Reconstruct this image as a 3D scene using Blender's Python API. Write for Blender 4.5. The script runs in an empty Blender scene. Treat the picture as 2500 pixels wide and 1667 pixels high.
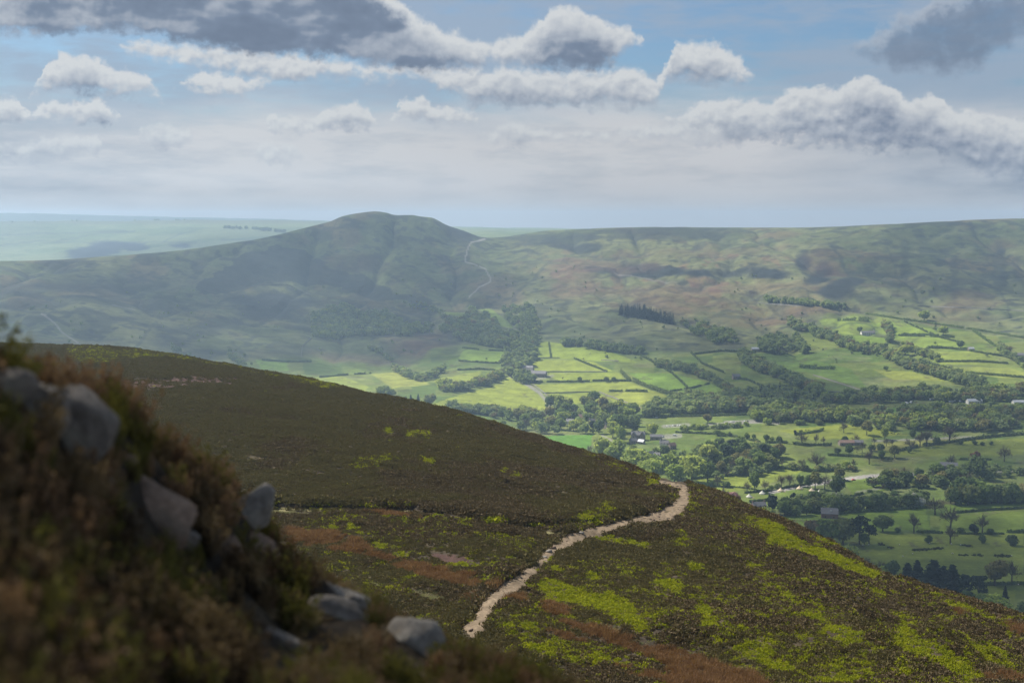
import bpy, math, random
import numpy as np
from mathutils import Vector, Matrix
from mathutils.bvhtree import BVHTree

R = math.radians
rng = np.random.default_rng(7)
random.seed(7)
scn = bpy.context.scene
COL = scn.collection

# ------------------------------------------------------------------ camera
W_, H_, FPX = 2500.0, 1667.0, 3125.0          # photograph size, focal length in its pixels (45 mm)
VH = 542.0                                     # row of the true horizon
CAM = np.array([0.0, 0.0, 290.0])
PITCH = math.atan((H_ / 2 - VH) / FPX)
cp, sp = math.cos(PITCH), math.sin(PITCH)

def ray(u, v):
    """direction through photograph pixel, scaled to unit horizontal length"""
    u = np.asarray(u, float); v = np.asarray(v, float)
    a = (u - W_ / 2) / FPX; b = (H_ / 2 - v) / FPX
    d = np.stack([a, cp + b * sp, -sp + b * cp], -1)
    return d / np.hypot(d[..., 0], d[..., 1])[..., None]

def project(p):
    d = np.asarray(p, float) - CAM
    f = d[..., 1] * cp - d[..., 2] * sp
    return W_ / 2 + FPX * d[..., 0] / f, H_ / 2 - FPX * (d[..., 1] * sp + d[..., 2] * cp) / f

cam_d = bpy.data.cameras.new('camera'); cam = bpy.data.objects.new('camera', cam_d); COL.objects.link(cam)
cam.location = CAM; cam.rotation_euler = (math.pi / 2 - PITCH, 0, 0)
cam_d.lens = 45; cam_d.sensor_width = 36; cam_d.clip_start = 0.2; cam_d.clip_end = 60000
cam_d.dof.use_dof = True; cam_d.dof.focus_distance = 240; cam_d.dof.aperture_fstop = 0.95
scn.camera = cam

# ------------------------------------------------------------------ numeric helpers
def pchip(x, y, xq):
    """monotone cubic through (x, y[..]) along axis 0"""
    x = np.asarray(x, float); y = np.asarray(y, float); xq = np.asarray(xq, float)
    h = np.diff(x); hh = h.reshape((-1,) + (1,) * (y.ndim - 1))
    dl = np.diff(y, axis=0) / hh
    m = np.zeros_like(y)
    if len(x) > 2:
        w1 = 2 * hh[1:] + hh[:-1]; w2 = hh[1:] + 2 * hh[:-1]
        a, b = dl[:-1], dl[1:]
        ok = a * b > 0
        with np.errstate(divide='ignore', invalid='ignore'):
            hm = (w1 + w2) / (w1 / a + w2 / b)
        m[1:-1] = np.where(ok, hm, 0)
    m[0], m[-1] = dl[0], dl[-1]
    i = np.clip(np.searchsorted(x, xq) - 1, 0, len(x) - 2)
    t = ((xq - x[i]) / h[i]).reshape((-1,) + (1,) * (y.ndim - 1))
    hi = h[i].reshape(t.shape)
    t2, t3 = t * t, t * t * t
    return (2*t3-3*t2+1)*y[i] + (t3-2*t2+t)*hi*m[i] + (-2*t3+3*t2)*y[i+1] + (t3-t2)*hi*m[i+1]

_T = np.random.default_rng(3).random((256, 256))
def vnoise(x, y, s=0):
    x = np.asarray(x, float) + s * 17.31; y = np.asarray(y, float) + s * 9.77
    xi = np.floor(x).astype(int); yi = np.floor(y).astype(int)
    fx = x - xi; fy = y - yi
    fx = fx*fx*fx*(fx*(fx*6-15)+10); fy = fy*fy*fy*(fy*(fy*6-15)+10)
    a = _T[xi & 255, yi & 255]; b = _T[(xi+1) & 255, yi & 255]
    c = _T[xi & 255, (yi+1) & 255]; d = _T[(xi+1) & 255, (yi+1) & 255]
    return (a*(1-fx)+b*fx)*(1-fy) + (c*(1-fx)+d*fx)*fy
def fbm(x, y, o=4, s=0):
    r = 0; a = .5; t = 0
    for k in range(o):
        r = r + a * vnoise(x, y, s + k * 3); t += a
        x = x * 2.03 + 5.1; y = y * 2.03 + 1.7; a *= .5
    return r / t
def sstep(a, b, x):
    t = np.clip((x - a) / (b - a), 0, 1); return t * t * (3 - 2 * t)

def inpoly(u, v, poly):
    p = np.asarray(poly, float); r = np.zeros(np.shape(u), bool)
    x0, y0 = p[-1]
    for x1, y1 in p:
        if y0 != y1:
            c = ((y0 > v) != (y1 > v)) & (u < (x1 - x0) * (v - y0) / (y1 - y0) + x0)
            r ^= c
        x0, y0 = x1, y1
    return r
def distline(u, v, pts):
    d = np.full(np.shape(u), 1e9)
    for (x0, y0), (x1, y1) in zip(pts[:-1], pts[1:]):
        dx, dy = x1 - x0, y1 - y0
        t = np.clip(((u-x0)*dx + (v-y0)*dy) / (dx*dx+dy*dy+1e-9), 0, 1)
        d = np.minimum(d, np.hypot(u-x0-t*dx, v-y0-t*dy))
    return d

# ------------------------------------------------------------------ object helpers
def tag(o, label=None, cat=None, group=None, kind=None):
    if label: o['label'] = label
    if cat: o['category'] = cat
    if group: o['group'] = group
    if kind: o['kind'] = kind
    return o
def mesh_data(name, V, F, mats=(), smooth=False, midx=None, uvcol=None):
    me = bpy.data.meshes.new(name)
    V = np.ascontiguousarray(V, np.float32)
    if isinstance(F, np.ndarray):
        n = F.shape[1]; Fl = np.ascontiguousarray(F, np.int32)
        me.vertices.add(len(V)); me.vertices.foreach_set('co', V.ravel())
        me.loops.add(Fl.size); me.loops.foreach_set('vertex_index', Fl.ravel())
        me.polygons.add(len(Fl)); me.polygons.foreach_set('loop_start', np.arange(0, Fl.size, n, dtype=np.int32))
        me.update(calc_edges=True)
    else:
        me.from_pydata([tuple(map(float, p)) for p in V], [], [tuple(map(int, f)) for f in F])
    for m in mats: me.materials.append(m)
    if midx is not None: me.polygons.foreach_set('material_index', np.asarray(midx, np.int32))
    if smooth: me.polygons.foreach_set('use_smooth', np.ones(len(me.polygons), bool))
    if uvcol is not None:
        a = me.attributes.new('tint', 'FLOAT_COLOR', 'POINT')
        c = np.ones((len(V), 4), np.float32); c[:, :3] = uvcol
        a.data.foreach_set('color', c.ravel())
    me.validate()
    return me
def put(name, me, parent=None, loc=None, rz=0, sc=None):
    o = bpy.data.objects.new(name, me); COL.objects.link(o)
    if parent: o.parent = parent
    if loc is not None: o.location = loc
    if rz: o.rotation_euler = (0, 0, rz)
    if sc is not None: o.scale = sc if hasattr(sc, '__len__') else (sc, sc, sc)
    return o
class MB:
    """collects simple solids into one mesh"""
    def __init__(s): s.v = []; s.f = []; s.m = []
    def add(s, V, F, m=0):
        b = len(s.v); s.v += [tuple(map(float, p)) for p in V]
        s.f += [tuple(b + int(i) for i in f) for f in F]; s.m += [m] * len(F); return s
    def box(s, x0, y0, z0, x1, y1, z1, m=0):
        V = [(x0,y0,z0),(x1,y0,z0),(x1,y1,z0),(x0,y1,z0),(x0,y0,z1),(x1,y0,z1),(x1,y1,z1),(x0,y1,z1)]
        return s.add(V, [(0,3,2,1),(4,5,6,7),(0,1,5,4),(1,2,6,5),(2,3,7,6),(3,0,4,7)], m)
    def tube(s, pts, rad, n=6, m=0, cap=True):
        pts = [Vector(p) for p in pts]; b = []
        for i, p in enumerate(pts):
            t = (pts[min(i+1, len(pts)-1)] - pts[max(i-1, 0)]).normalized()
            x = t.cross(Vector((0, 0, 1)) if abs(t.z) < .9 else Vector((1, 0, 0))).normalized(); y = t.cross(x)
            for k in range(n):
                a = 2 * math.pi * k / n; b.append(p + (x * math.cos(a) + y * math.sin(a)) * rad[i])
        F = [(i*n+k, i*n+(k+1) % n, (i+1)*n+(k+1) % n, (i+1)*n+k) for i in range(len(pts)-1) for k in range(n)]
        if cap: F += [tuple(range(n))[::-1], tuple(range((len(pts)-1)*n, len(pts)*n))]
        return s.add(b, F, m)
    def data(s, name, mats, smooth=False): return mesh_data(name, np.array(s.v), s.f, mats, smooth, s.m)

# ------------------------------------------------------------------ materials
def newmat(name):
    m = bpy.data.materials.new(name); m.use_nodes = True
    nt = m.node_tree; nt.nodes.clear(); return m, nt
def nd(nt, t, **kw):
    n = nt.nodes.new(t)
    for k, v in kw.items():
        if k.startswith('i_'):
            k = k[2:]; k = int(k) if k.isdigit() else k.replace('_', ' ')
            if isinstance(v, bpy.types.NodeSocket): nt.links.new(v, n.inputs[k])
            else: n.inputs[k].default_value = v
        else: setattr(n, k, v)
    return n
def c4(c): return (c[0], c[1], c[2], 1)
def noise(nt, scale, detail=4, vec=None, rough=.6):
    n = nd(nt, 'ShaderNodeTexNoise'); n.inputs['Scale'].default_value = scale
    n.inputs['Detail'].default_value = detail; n.inputs['Roughness'].default_value = rough
    if vec is not None: nt.links.new(vec, n.inputs['Vector'])
    return n.outputs['Fac']
def ramp(nt, fac, stops):
    r = nd(nt, 'ShaderNodeValToRGB'); nt.links.new(fac, r.inputs[0]); e = r.color_ramp.elements
    while len(e) > 1: e.remove(e[0])
    e[0].position = stops[0][0]; e[0].color = c4(stops[0][1])
    for p, c in stops[1:]:
        k = e.new(p); k.color = c4(c)
    return r.outputs[0]
def mixc(nt, fac, a, b, mode='MIX'):
    n = nd(nt, 'ShaderNodeMix', data_type='RGBA', blend_type=mode)
    for k, v in ((0, fac), (6, a), (7, b)):
        if isinstance(v, bpy.types.NodeSocket): nt.links.new(v, n.inputs[k])
        else: n.inputs[k].default_value = v if k == 0 else c4(v)
    return n.outputs[2]
def objvec(nt): return nd(nt, 'ShaderNodeTexCoord').outputs['Object']
def finish(nt, color, rough=.9, bump=None, bstr=.4, bdist=.1, spec=.2, trans=0, tcol=None):
    b = nd(nt, 'ShaderNodeBsdfPrincipled'); out = nd(nt, 'ShaderNodeOutputMaterial')
    if isinstance(color, bpy.types.NodeSocket): nt.links.new(color, b.inputs['Base Color'])
    else: b.inputs['Base Color'].default_value = c4(color)
    b.inputs['Roughness'].default_value = rough; b.inputs['Specular IOR Level'].default_value = spec
    if bump is not None:
        bn = nd(nt, 'ShaderNodeBump', i_Strength=bstr, i_Distance=bdist, i_Height=bump); nt.links.new(bn.outputs[0], b.inputs['Normal'])
    s = b.outputs[0]
    if trans:
        t = nd(nt, 'ShaderNodeBsdfTranslucent')
        c = tcol if tcol is not None else color
        if isinstance(c, bpy.types.NodeSocket): nt.links.new(c, t.inputs[0])
        else: t.inputs[0].default_value = c4(c)
        mx = nd(nt, 'ShaderNodeMixShader', i_0=trans); nt.links.new(s, mx.inputs[1]); nt.links.new(t.outputs[0], mx.inputs[2]); s = mx.outputs[0]
    nt.links.new(s, out.inputs['Surface'])
def plain(name, col, rough=.85, var=.25, scale=3.0, spec=.2, bump=0):
    m, nt = newmat(name); n = noise(nt, scale, 5, objvec(nt))
    c = ramp(nt, n, [(.25, [x*(1-var) for x in col]), (.75, [min(1, x*(1+var)) for x in col])])
    finish(nt, c, rough, n if bump else None, .5, bump or .1, spec); return m
def leafmat(name, cols, trans=.35, tmul=1.3, cl=(.62, 1.3), spec=.1):
    """foliage: colour differs from plant to plant and from leaf clump to leaf clump"""
    m, nt = newmat(name)
    r = nd(nt, 'ShaderNodeObjectInfo').outputs['Random']
    base = ramp(nt, r, [(i / max(1, len(cols)-1), c) for i, c in enumerate(cols)])
    n = noise(nt, .55, 3, objvec(nt))
    c = mixc(nt, 1.0, base, ramp(nt, n, [(.3, (cl[0],)*3), (.7, (cl[1], cl[1], cl[1]*.96))]), 'MULTIPLY')
    finish(nt, c, .85, spec=spec, trans=trans, tcol=mixc(nt, 1.0, c, (tmul, tmul, tmul*.7), 'MULTIPLY')); return m
def tintmat(name, scale, lo=.75, hi=1.25, bscale=None, bdist=.5, rough=.95, lo2=None):
    """ground: colour attribute of the surface broken up by two scales of noise"""
    m, nt = newmat(name)
    a = nd(nt, 'ShaderNodeAttribute', attribute_name='tint').outputs['Color']; ov = objvec(nt)
    n1 = noise(nt, scale, 6, ov, .65); n2 = noise(nt, scale * 9, 4, ov, .7)
    c = mixc(nt, 1.0, a, ramp(nt, n1, [(.3, (lo,)*3), (.7, (hi,)*3)]), 'MULTIPLY')
    l2 = lo if lo2 is None else lo2
    c = mixc(nt, 1.0, c, ramp(nt, n2, [(.3, (l2,)*3), (.7, (2-l2,)*3)]), 'MULTIPLY')
    finish(nt, c, rough, n2 if bscale is None else noise(nt, bscale, 6, ov, .7), .6, bdist, .1); return m

# ------------------------------------------------------------------ lofted terrain
def loft(us, RV, u, t):
    """RV: per knot a list of (r, v) for each column of us -> arrays r, v on the (t, u) grid"""
    Rk = np.array([[q[0] for q in row] for row in RV], float); Vk = np.array([[q[1] for q in row] for row in RV], float)
    lr = pchip(us, np.log(Rk).T, u).T; vv = pchip(us, Vk.T, u).T
    k = np.arange(len(RV))
    return np.exp(pchip(k, lr, t)), pchip(k, vv, t)
def grid_faces(nt_, nu):
    i = np.arange(nt_-1)[:, None] * nu + np.arange(nu-1)[None]
    return np.stack([i, i+1, i+nu+1, i+nu], -1).reshape(-1, 4)
def knots(counts):
    t = [0.0]
    for k, c in enumerate(counts): t += list(k + np.arange(1, c+1) / c)
    return np.array(t)
def zrow(us, r, z):
    """knot row given distances and heights below the eye"""
    out = []
    for uu, rr, zz in zip(us, r, z):
        q = (uu - W_ / 2) / FPX; tn = zz / rr; b = tn
        for _ in range(12): b = (sp + tn * math.hypot(q, cp + b * sp)) / cp
        out.append((rr, H_ / 2 - FPX * b))
    return out

# --- far country: valley floor, ridge, plateau, distant hills
VU = [-500, 0, 300, 600, 780, 917, 1070, 1200, 1350, 1600, 1900, 2200, 2500, 3000]
n_ = len(VU)
valley_RV = [
  zrow(VU, [330]*n_, [-236]*n_),
  zrow(VU, [620]*n_, [-252]*n_),
  zrow(VU, [1050]*n_, [-266]*n_),
  zrow(VU, [1500]*n_, [-271]*n_),
  list(zip([1750,1750,1800,1850,1850,1850,1850,1880,1900,1920,1920,1920,1920,1920], [985,975,975,970,970,970,975,980,985,975,968,965,962,960])),
  list(zip([2150,2150,2200,2250,2250,2250,2250,2250,2300,2200,2180,2150,2120,2120], [850,850,860,880,895,895,890,885,872,885,893,897,898,898])),
  list(zip([2450,2450,2500,2600,2700,2750,2800,2800,2750,2650,2600,2520,2480,2480], [765,765,770,790,785,780,775,775,775,780,795,800,806,806])),
  list(zip([2650,2680,2800,2950,3100,3150,3200,3200,3150,3050,3000,2950,2900,2900], [695,698,702,703,695,690,685,680,680,685,690,700,715,720])),
  list(zip([2850,2900,3000,3150,3350,3420,3480,3480,3500,3400,3350,3300,3300,3300], [652,655,650,632,604,590,606,624,622,615,610,612,622,628])),
  list(zip([3000,3050,3150,3320,3550,3680,3750,3800,3850,3850,3780,3650,3700,3800], [634,637,623,588,546,518,533,579,562,554,556,546,533,536])),
  list(zip([3500,3550,3650,3820,4050,4180,4250,4150,4300,4400,4350,4300,4300,4300], [690,690,685,660,640,620,600,588,580,578,578,568,556,560])),
  list(zip([5200,5200,5200,5200,5200,5300,5300,5000,5000,5200,5200,5200,5200,5200], [642,640,630,600,585,575,570,568,570,572,572,570,568,568])),
  list(zip([7200,7200,7200,7200,7200,7600,7800,7800,7800,8000,8000,8000,8000,8000], [541,540,538,537,539,545,553,555,557,560,562,562,560,560])),
  list(zip([8300]*n_, [560]*n_)),
  list(zip([9300]*n_, [516,519,527,533,538,545,552,556,558,560,562,562,562,562])),
  list(zip([9900]*n_, [575]*n_)),
]
# finer skyline of the rounded hill and the pass
_sky = {740: 557, 802: 541, 836: 528, 877: 520, 917: 516, 940: 518.5, 965: 524, 1006: 524.5, 1026: 528, 1054: 531, 1070: 538, 1082: 545, 1101: 553, 1125: 560, 1150: 570, 1174: 578, 1200: 580}
VUn = sorted(set(VU + list(_sky)))
valley_RV = [list(zip(np.interp(VUn, VU, [q[0] for q in row]), np.interp(VUn, VU, [q[1] for q in row]))) for row in valley_RV]
valley_RV[9] = [(q[0], _sky.get(u_, q[1])) for u_, q in zip(VUn, valley_RV[9])]
VU = VUn
NU = 1000
vu = np.linspace(-450, 2950, NU)
vt = knots([10, 20, 70, 70, 70, 90, 90, 80, 60, 60, 12, 40, 60, 6, 30, 4])
vr, vv = loft(VU, valley_RV, vu, vt)
VU2 = np.broadcast_to(vu, vr.shape); VT2 = np.broadcast_to(vt[:, None], vr.shape)
VP = CAM + ray(VU2, vv) * vr[..., None]
# relief: hummocks, gullies and landslip terraces, fading towards the skyline and on the flat floor
X, Y = VP[..., 0], VP[..., 1]
slope_w = sstep(4.2, 6.2, VT2) * (1 - .55*sstep(8.3, 8.9, VT2)) 
slope_w = np.where(VT2 > 9.3, .35, slope_w)
gl = np.abs(fbm(X/170, Y/420, 3, 11) - .5) * 2
slip = np.exp(-((VU2-1700)/420)**2 - ((VT2-7.3)/1.0)**2) + .6*np.exp(-((VU2-650)/260)**2 - ((VT2-6.7)/.8)**2)
DZ = slope_w * ((fbm(X/260, Y/260, 4, 1)-.5)*20 - (1-gl)**4*14 + (fbm(X/60, Y/60, 3, 5)-.5)*6)
DZ += slip * ((fbm(X/75, Y/110, 4, 8)-.5)*15 + (fbm(X/24, Y/34, 3, 9)-.5)*8)
DZ += (1-sstep(4.0, 5.5, VT2)) * (fbm(X/140, Y/140, 3, 4)-.5)*4
DZ *= (1 - .8*np.exp(-((VT2-9)/.25)**2))
VP[..., 2] += DZ

# ---- colour of the far country (albedo, with sunlight added on the sunlit fields), painted on the grid by where things lie on it
U, V, T = VU2, vv, VT2
slipc = np.clip(slip, 0, 1)
big = fbm(X/900, Y/900, 4, 21); mid = fbm(X/180, Y/180, 5, 22); fine = fbm(X/45, Y/45, 4, 23); tiny = fbm(X/14, Y/18, 3, 24)
def lerp(c, col, w): return c + (np.asarray(col, float) - c) * np.asarray(w)[..., None]
G_PAST, G_PAST2, G_DEEP = (.098,.138,.025), (.138,.165,.034), (.064,.105,.019)
G_UP, G_UP2, BRACK, HEATH, PALE = (.085,.105,.040), (.115,.125,.050), (.125,.066,.050), (.024,.030,.028), (.190,.200,.085)
C = np.zeros(VP.shape) + np.array(G_UP)
C = lerp(C, G_UP2, sstep(.42, .62, mid))
C = lerp(C, PALE, .55*sstep(.5, .75, fine)*sstep(.4, .6, big))
# moor grass, bracken and rushes on the upland
up = sstep(4.9, 5.6, T) * (T < 9.2)
C = lerp(C, BRACK, .40*up*sstep(.56, .70, fbm(X/95+3, Y/150, 4, 31))*sstep(.38,.5, fbm(X/500, Y/500, 3, 32)))
C = lerp(C, HEATH, .6*up*sstep(.61, .69, fbm(X/60, Y/80, 4, 33)))
C = lerp(C, HEATH, .75*up*sstep(.62, .70, fbm(X/22, Y/26, 3, 34)))
def blob(u0, v0, ru, rv, edge=.35, s=40, sc=1.0):
    d = np.hypot((U-u0)/ru, (V-v0)/rv) + (fbm(X/(80*sc), Y/(80*sc), 4, s)-.5)*1.3
    return (1 - sstep(1-edge, 1+edge, d)) * (T < 9.05)
def line(pts, w, s=41, j=1.0):
    return (1 - sstep(w*.6, w*1.3, distline(U + (fbm(X/40, Y/40, 3, s)-.5)*w*3*j, V + (fbm(X/40, Y/40, 3, s+1)-.5)*w*2*j, pts))) * (T < 9.05)
C = lerp(C, (.150,.155,.068), .55*slipc)
C = lerp(C, HEATH, .85*slipc*sstep(.60, .66, fbm(X/20, Y/34, 4, 35))*sstep(.45, .6, fbm(X/120, Y/90, 3, 36)))
C = lerp(C, (.16,.085,.055), .6*slipc*sstep(.60, .68, fbm(X/34, Y/80, 4, 37)))
C = lerp(C, (.05,.05,.035), .7*up*sstep(.80, .95, 1 - 2*np.abs(fbm(X/75, Y/260, 3, 38)-.5)*4)*sstep(.45, .6, fbm(X/150, Y/150, 3, 39)))
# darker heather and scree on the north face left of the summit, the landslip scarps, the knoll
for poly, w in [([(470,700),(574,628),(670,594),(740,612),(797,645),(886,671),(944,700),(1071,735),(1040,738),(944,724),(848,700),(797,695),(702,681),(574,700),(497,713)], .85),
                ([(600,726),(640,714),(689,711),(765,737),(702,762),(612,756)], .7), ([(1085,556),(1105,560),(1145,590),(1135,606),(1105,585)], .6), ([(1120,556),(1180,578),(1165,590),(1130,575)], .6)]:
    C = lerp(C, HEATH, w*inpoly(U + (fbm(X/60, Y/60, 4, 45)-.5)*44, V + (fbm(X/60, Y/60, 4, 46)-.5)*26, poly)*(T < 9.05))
for (a, b, c, d, w) in [(690,620,60,14,.3),
                        (655,735,115,26,.85),(610,752,70,18,.6),(1150,560,55,20,.8),(1130,540,35,16,.6),(1330,580,120,14,.55),(1620,565,180,12,.6),
                        (1420,598,60,9,.7),(1600,655,80,12,.8),(1700,668,70,9,.8),(1790,660,60,9,.7),(1470,655,50,10,.7),(1560,640,60,8,.7),
                        (1960,640,20,26,.8),(1995,680,34,20,.9),(2045,712,40,24,.9),(2075,690,30,16,.8),(2010,655,26,18,.7),(1875,672,50,8,.8),
                        (2440,640,16,60,.5),(2330,690,10,60,.4),(2210,640,10,60,.35),(300,690,330,14,.35),(60,700,260,14,.45),(240,735,300,10,.4),
                        (560,776,50,14,.55),(470,800,60,12,.5),(420,835,60,22,.55),(480,860,70,14,.5),(730,855,60,14,.4)]:
    C = lerp(C, HEATH, min(1, w*1.25)*blob(a, b, c, d))
for (a, b, c, d, w) in [(1030,845,90,28,.75),(860,880,120,22,.6),(760,905,110,16,.6),(1190,690,80,20,.35),(1390,668,60,24,.6),(1480,640,110,16,.5),
                        (1570,700,170,16,.55),(1650,735,140,12,.5),(1900,775,60,10,.6),(2010,640,40,30,.5),(2360,730,60,24,.5),(1700,612,180,12,.35),
                        (860,640,80,18,.35),(1085,770,30,6,.4),(1800,700,120,14,.4),(2060,870,50,9,.5),(1980,750,110,12,.4),(2350,770,80,9,.35),
                        (690,930,50,9,.5),(985,958,40,9,.6),(1750,1058,170,15,.55),(1880,1042,140,9,.45),(2080,1080,60,8,.3),(2080,1105,50,5,.6)]:
    C = lerp(C, BRACK, .8*w*blob(a, b, c, d, .6, 43))
for pts, w, k in [([(1230,770),(1255,720),(1290,690),(1330,650)],4,.5),([(2030,600),(2060,640),(2090,700),(2075,730)],4,.6),([(2165,600),(2200,690),(2190,720)],3,.4),
                  ([(2500,690),(2420,640),(2380,590)],4,.4),([(2470,760),(2440,700),(2330,650),(2260,620)],3,.5),([(380,780),(330,850),(360,890)],4,.5),
                  ([(0,735),(90,752),(170,790)],4,.6),([(0,700),(130,720),(260,732),(420,742)],4,.55),([(500,738),(560,715),(620,690),(690,694),(760,720)],3,.5),
                  ([(900,640),(980,690),(1060,735)],3,.35),([(960,620),(1040,670),(1110,720)],3,.35),([(400,870),(450,905),(520,930)],5,.6),([(570,830),(600,870),(590,905)],5,.5),
                  ([(975,567),(1020,580),(1065,578),(1110,590)],3,.6),([(1095,700),(1120,745),(1215,760)],2.5,.4),([(1500,700),(1560,760),(1600,770)],3,.4)]:
    C = lerp(C, HEATH, k*line(pts, w))
# improved pasture: lower slopes and valley floor
vb = np.interp(U, [-400,500,620,780,1000,1060,1130,1290,1310,1500,1640,1800,1850,1905,1960,2020,2110,2300,2500,2900], [905,905,878,872,890,842,838,846,835,850,862,858,830,862,806,760,758,790,824,850])
past = sstep(-5, 6, V - vb + (fine-.5)*10) * (T < 7.5)
cell = np.floor(U/95 + .35*np.floor(V/34) + (fbm(X/400, Y/400, 2, 51)-.5)*.6); cellv = np.floor(V/34 + U/700)
cr = _T[cell.astype(int) & 255, cellv.astype(int) & 255]
PC = np.zeros(C.shape) + np.array(G_PAST)
PC = lerp(PC, G_PAST2, sstep(.4, .9, cr)*.8); PC = lerp(PC, G_DEEP, sstep(.5, .1, cr)*.7)
PC = lerp(PC, G_UP2, .5*sstep(.55, .75, mid)); PC = lerp(PC, PALE, .35*sstep(.55, .8, fine))
PC = lerp(PC, BRACK, .18*sstep(.6, .8, fbm(X/40, Y/40, 4, 52)))
C = lerp(C, PC, past)
FIELDS = [
 ([(1050,990),(1125,963),(1224,936),(1231,922),(1258,922),(1326,966),(1346,1000),(1278,1007),(1108,1000)], (.165,.215,.045)),
 ([(1060,929),(1084,919),(1173,903),(1173,915),(1139,936),(1074,949)], (.16,.21,.05)),
 ([(1309,840),(1340,838),(1500,862),(1560,885),(1330,874),(1303,873)], (.15,.215,.04)),
 ([(1295,876),(1448,881),(1500,907),(1333,908),(1292,895)], (.165,.22,.045)),
 ([(1343,910),(1513,910),(1525,929),(1367,931),(1340,918)], (.15,.205,.04)),
 ([(1304,937),(1537,934),(1600,960),(1456,956),(1328,960)], (.165,.215,.05)),
 ([(1331,961),(1456,958),(1565,1000),(1528,1000),(1483,974),(1391,990),(1358,1000)], (.155,.205,.042)),
 ([(1462,957),(1602,958),(1690,988),(1653,1002),(1566,1000)], (.175,.22,.055)),
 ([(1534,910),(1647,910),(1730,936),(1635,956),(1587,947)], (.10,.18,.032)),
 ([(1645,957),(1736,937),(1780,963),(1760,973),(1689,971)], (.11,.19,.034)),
 ([(625,880),(700,884),(705,905),(640,902)], (.11,.20,.036)), ([(740,925),(830,915),(900,945),(890,960),(780,950)], (.15,.20,.045)),
 ([(905,910),(1000,905),(1050,940),(960,950)], (.165,.20,.055)),
 ([(1130,850),(1240,857),(1235,885),(1130,880),(1120,870)], (.12,.20,.04)), ([(1165,742),(1200,745),(1255,790),(1215,795)], (.10,.16,.04)),
 ([(1078,752),(1140,762),(1145,775),(1090,765)], (.11,.17,.042)),
 ([(2000,772),(2090,765),(2095,782),(2010,785)], (.15,.22,.045)), ([(2030,790),(2130,785),(2140,810),(2060,812)], (.15,.215,.045)),
 ([(2085,817),(2160,815),(2165,842),(2130,848),(2090,835)], (.13,.21,.036)), ([(2120,770),(2275,795),(2290,815),(2200,817),(2150,800)], (.14,.215,.04)),
 ([(2195,820),(2300,818),(2370,852),(2265,850),(2210,840)], (.14,.21,.04)), ([(2270,854),(2400,856),(2460,884),(2290,884)], (.16,.215,.05)),
 ([(2300,888),(2460,888),(2500,905),(2500,922),(2360,910)], (.165,.21,.055)), ([(2130,900),(2220,905),(2310,930),(2180,925)], (.16,.20,.045)),
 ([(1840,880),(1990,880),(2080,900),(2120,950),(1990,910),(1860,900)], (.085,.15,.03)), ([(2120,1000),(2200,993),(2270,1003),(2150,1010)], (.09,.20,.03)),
 ([(1315,1065),(1445,1060),(1445,1085),(1400,1110),(1360,1085)], (.075,.19,.028)), ([(1690,1160),(1800,1150),(1980,1140),(1880,1180),(1720,1215)], (.15,.20,.04)),
 ([(1900,1050),(2060,1035),(2220,1060),(2120,1070),(1980,1075)], (.16,.20,.035)), ([(2130,1080),(2330,1065),(2420,1070),(2240,1100),(2120,1100)], (.16,.18,.06)),
 ([(2110,1110),(2350,1075),(2500,1070),(2500,1110),(2250,1115)], (.13,.17,.035)),
 ([(2060,1170),(2190,1165),(2200,1190),(2080,1205)], (.10,.16,.026)), ([(1900,1260),(2260,1235),(2270,1290),(2000,1300)], (.115,.185,.034)),
 ([(2300,1230),(2500,1215),(2500,1240),(2320,1254)], (.115,.185,.034)), ([(2300,1260),(2500,1245),(2500,1300),(2290,1300)], (.125,.185,.036)),
 ([(1980,1300),(2500,1300),(2500,1450),(2100,1470)], (.15,.195,.04)),
]
FIELDS = [(p, (c_[0]*1.08*(1.18 if p[0][0] < 1640 and p[0][1] < 1000 else 1), c_[1]*.98*(1.16 if p[0][0] < 1640 and p[0][1] < 1000 else 1), c_[2]*.72)) for p, c_ in FIELDS]  # sunlit fields lightened further: sunlight put into their colour
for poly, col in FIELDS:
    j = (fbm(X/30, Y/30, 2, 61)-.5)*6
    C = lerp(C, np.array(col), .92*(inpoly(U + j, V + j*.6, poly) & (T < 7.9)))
C = lerp(C, HEATH, .5*up*sstep(.70, .95, (1-gl)**2)*sstep(.4,.6,fine))
C *= (1 + .34*(fbm(X/22, Y/60, 4, 62)-.5)[..., None])*(1 + .25*(fbm(X/7, Y/9, 2, 63)-.5)[..., None])
C = lerp(C, (.07,.055,.035), .6*past*sstep(.72, .78, fbm(X/9, Y/22, 3, 64))*sstep(.5,.6,fbm(X/120,Y/120,3,65)))
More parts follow.
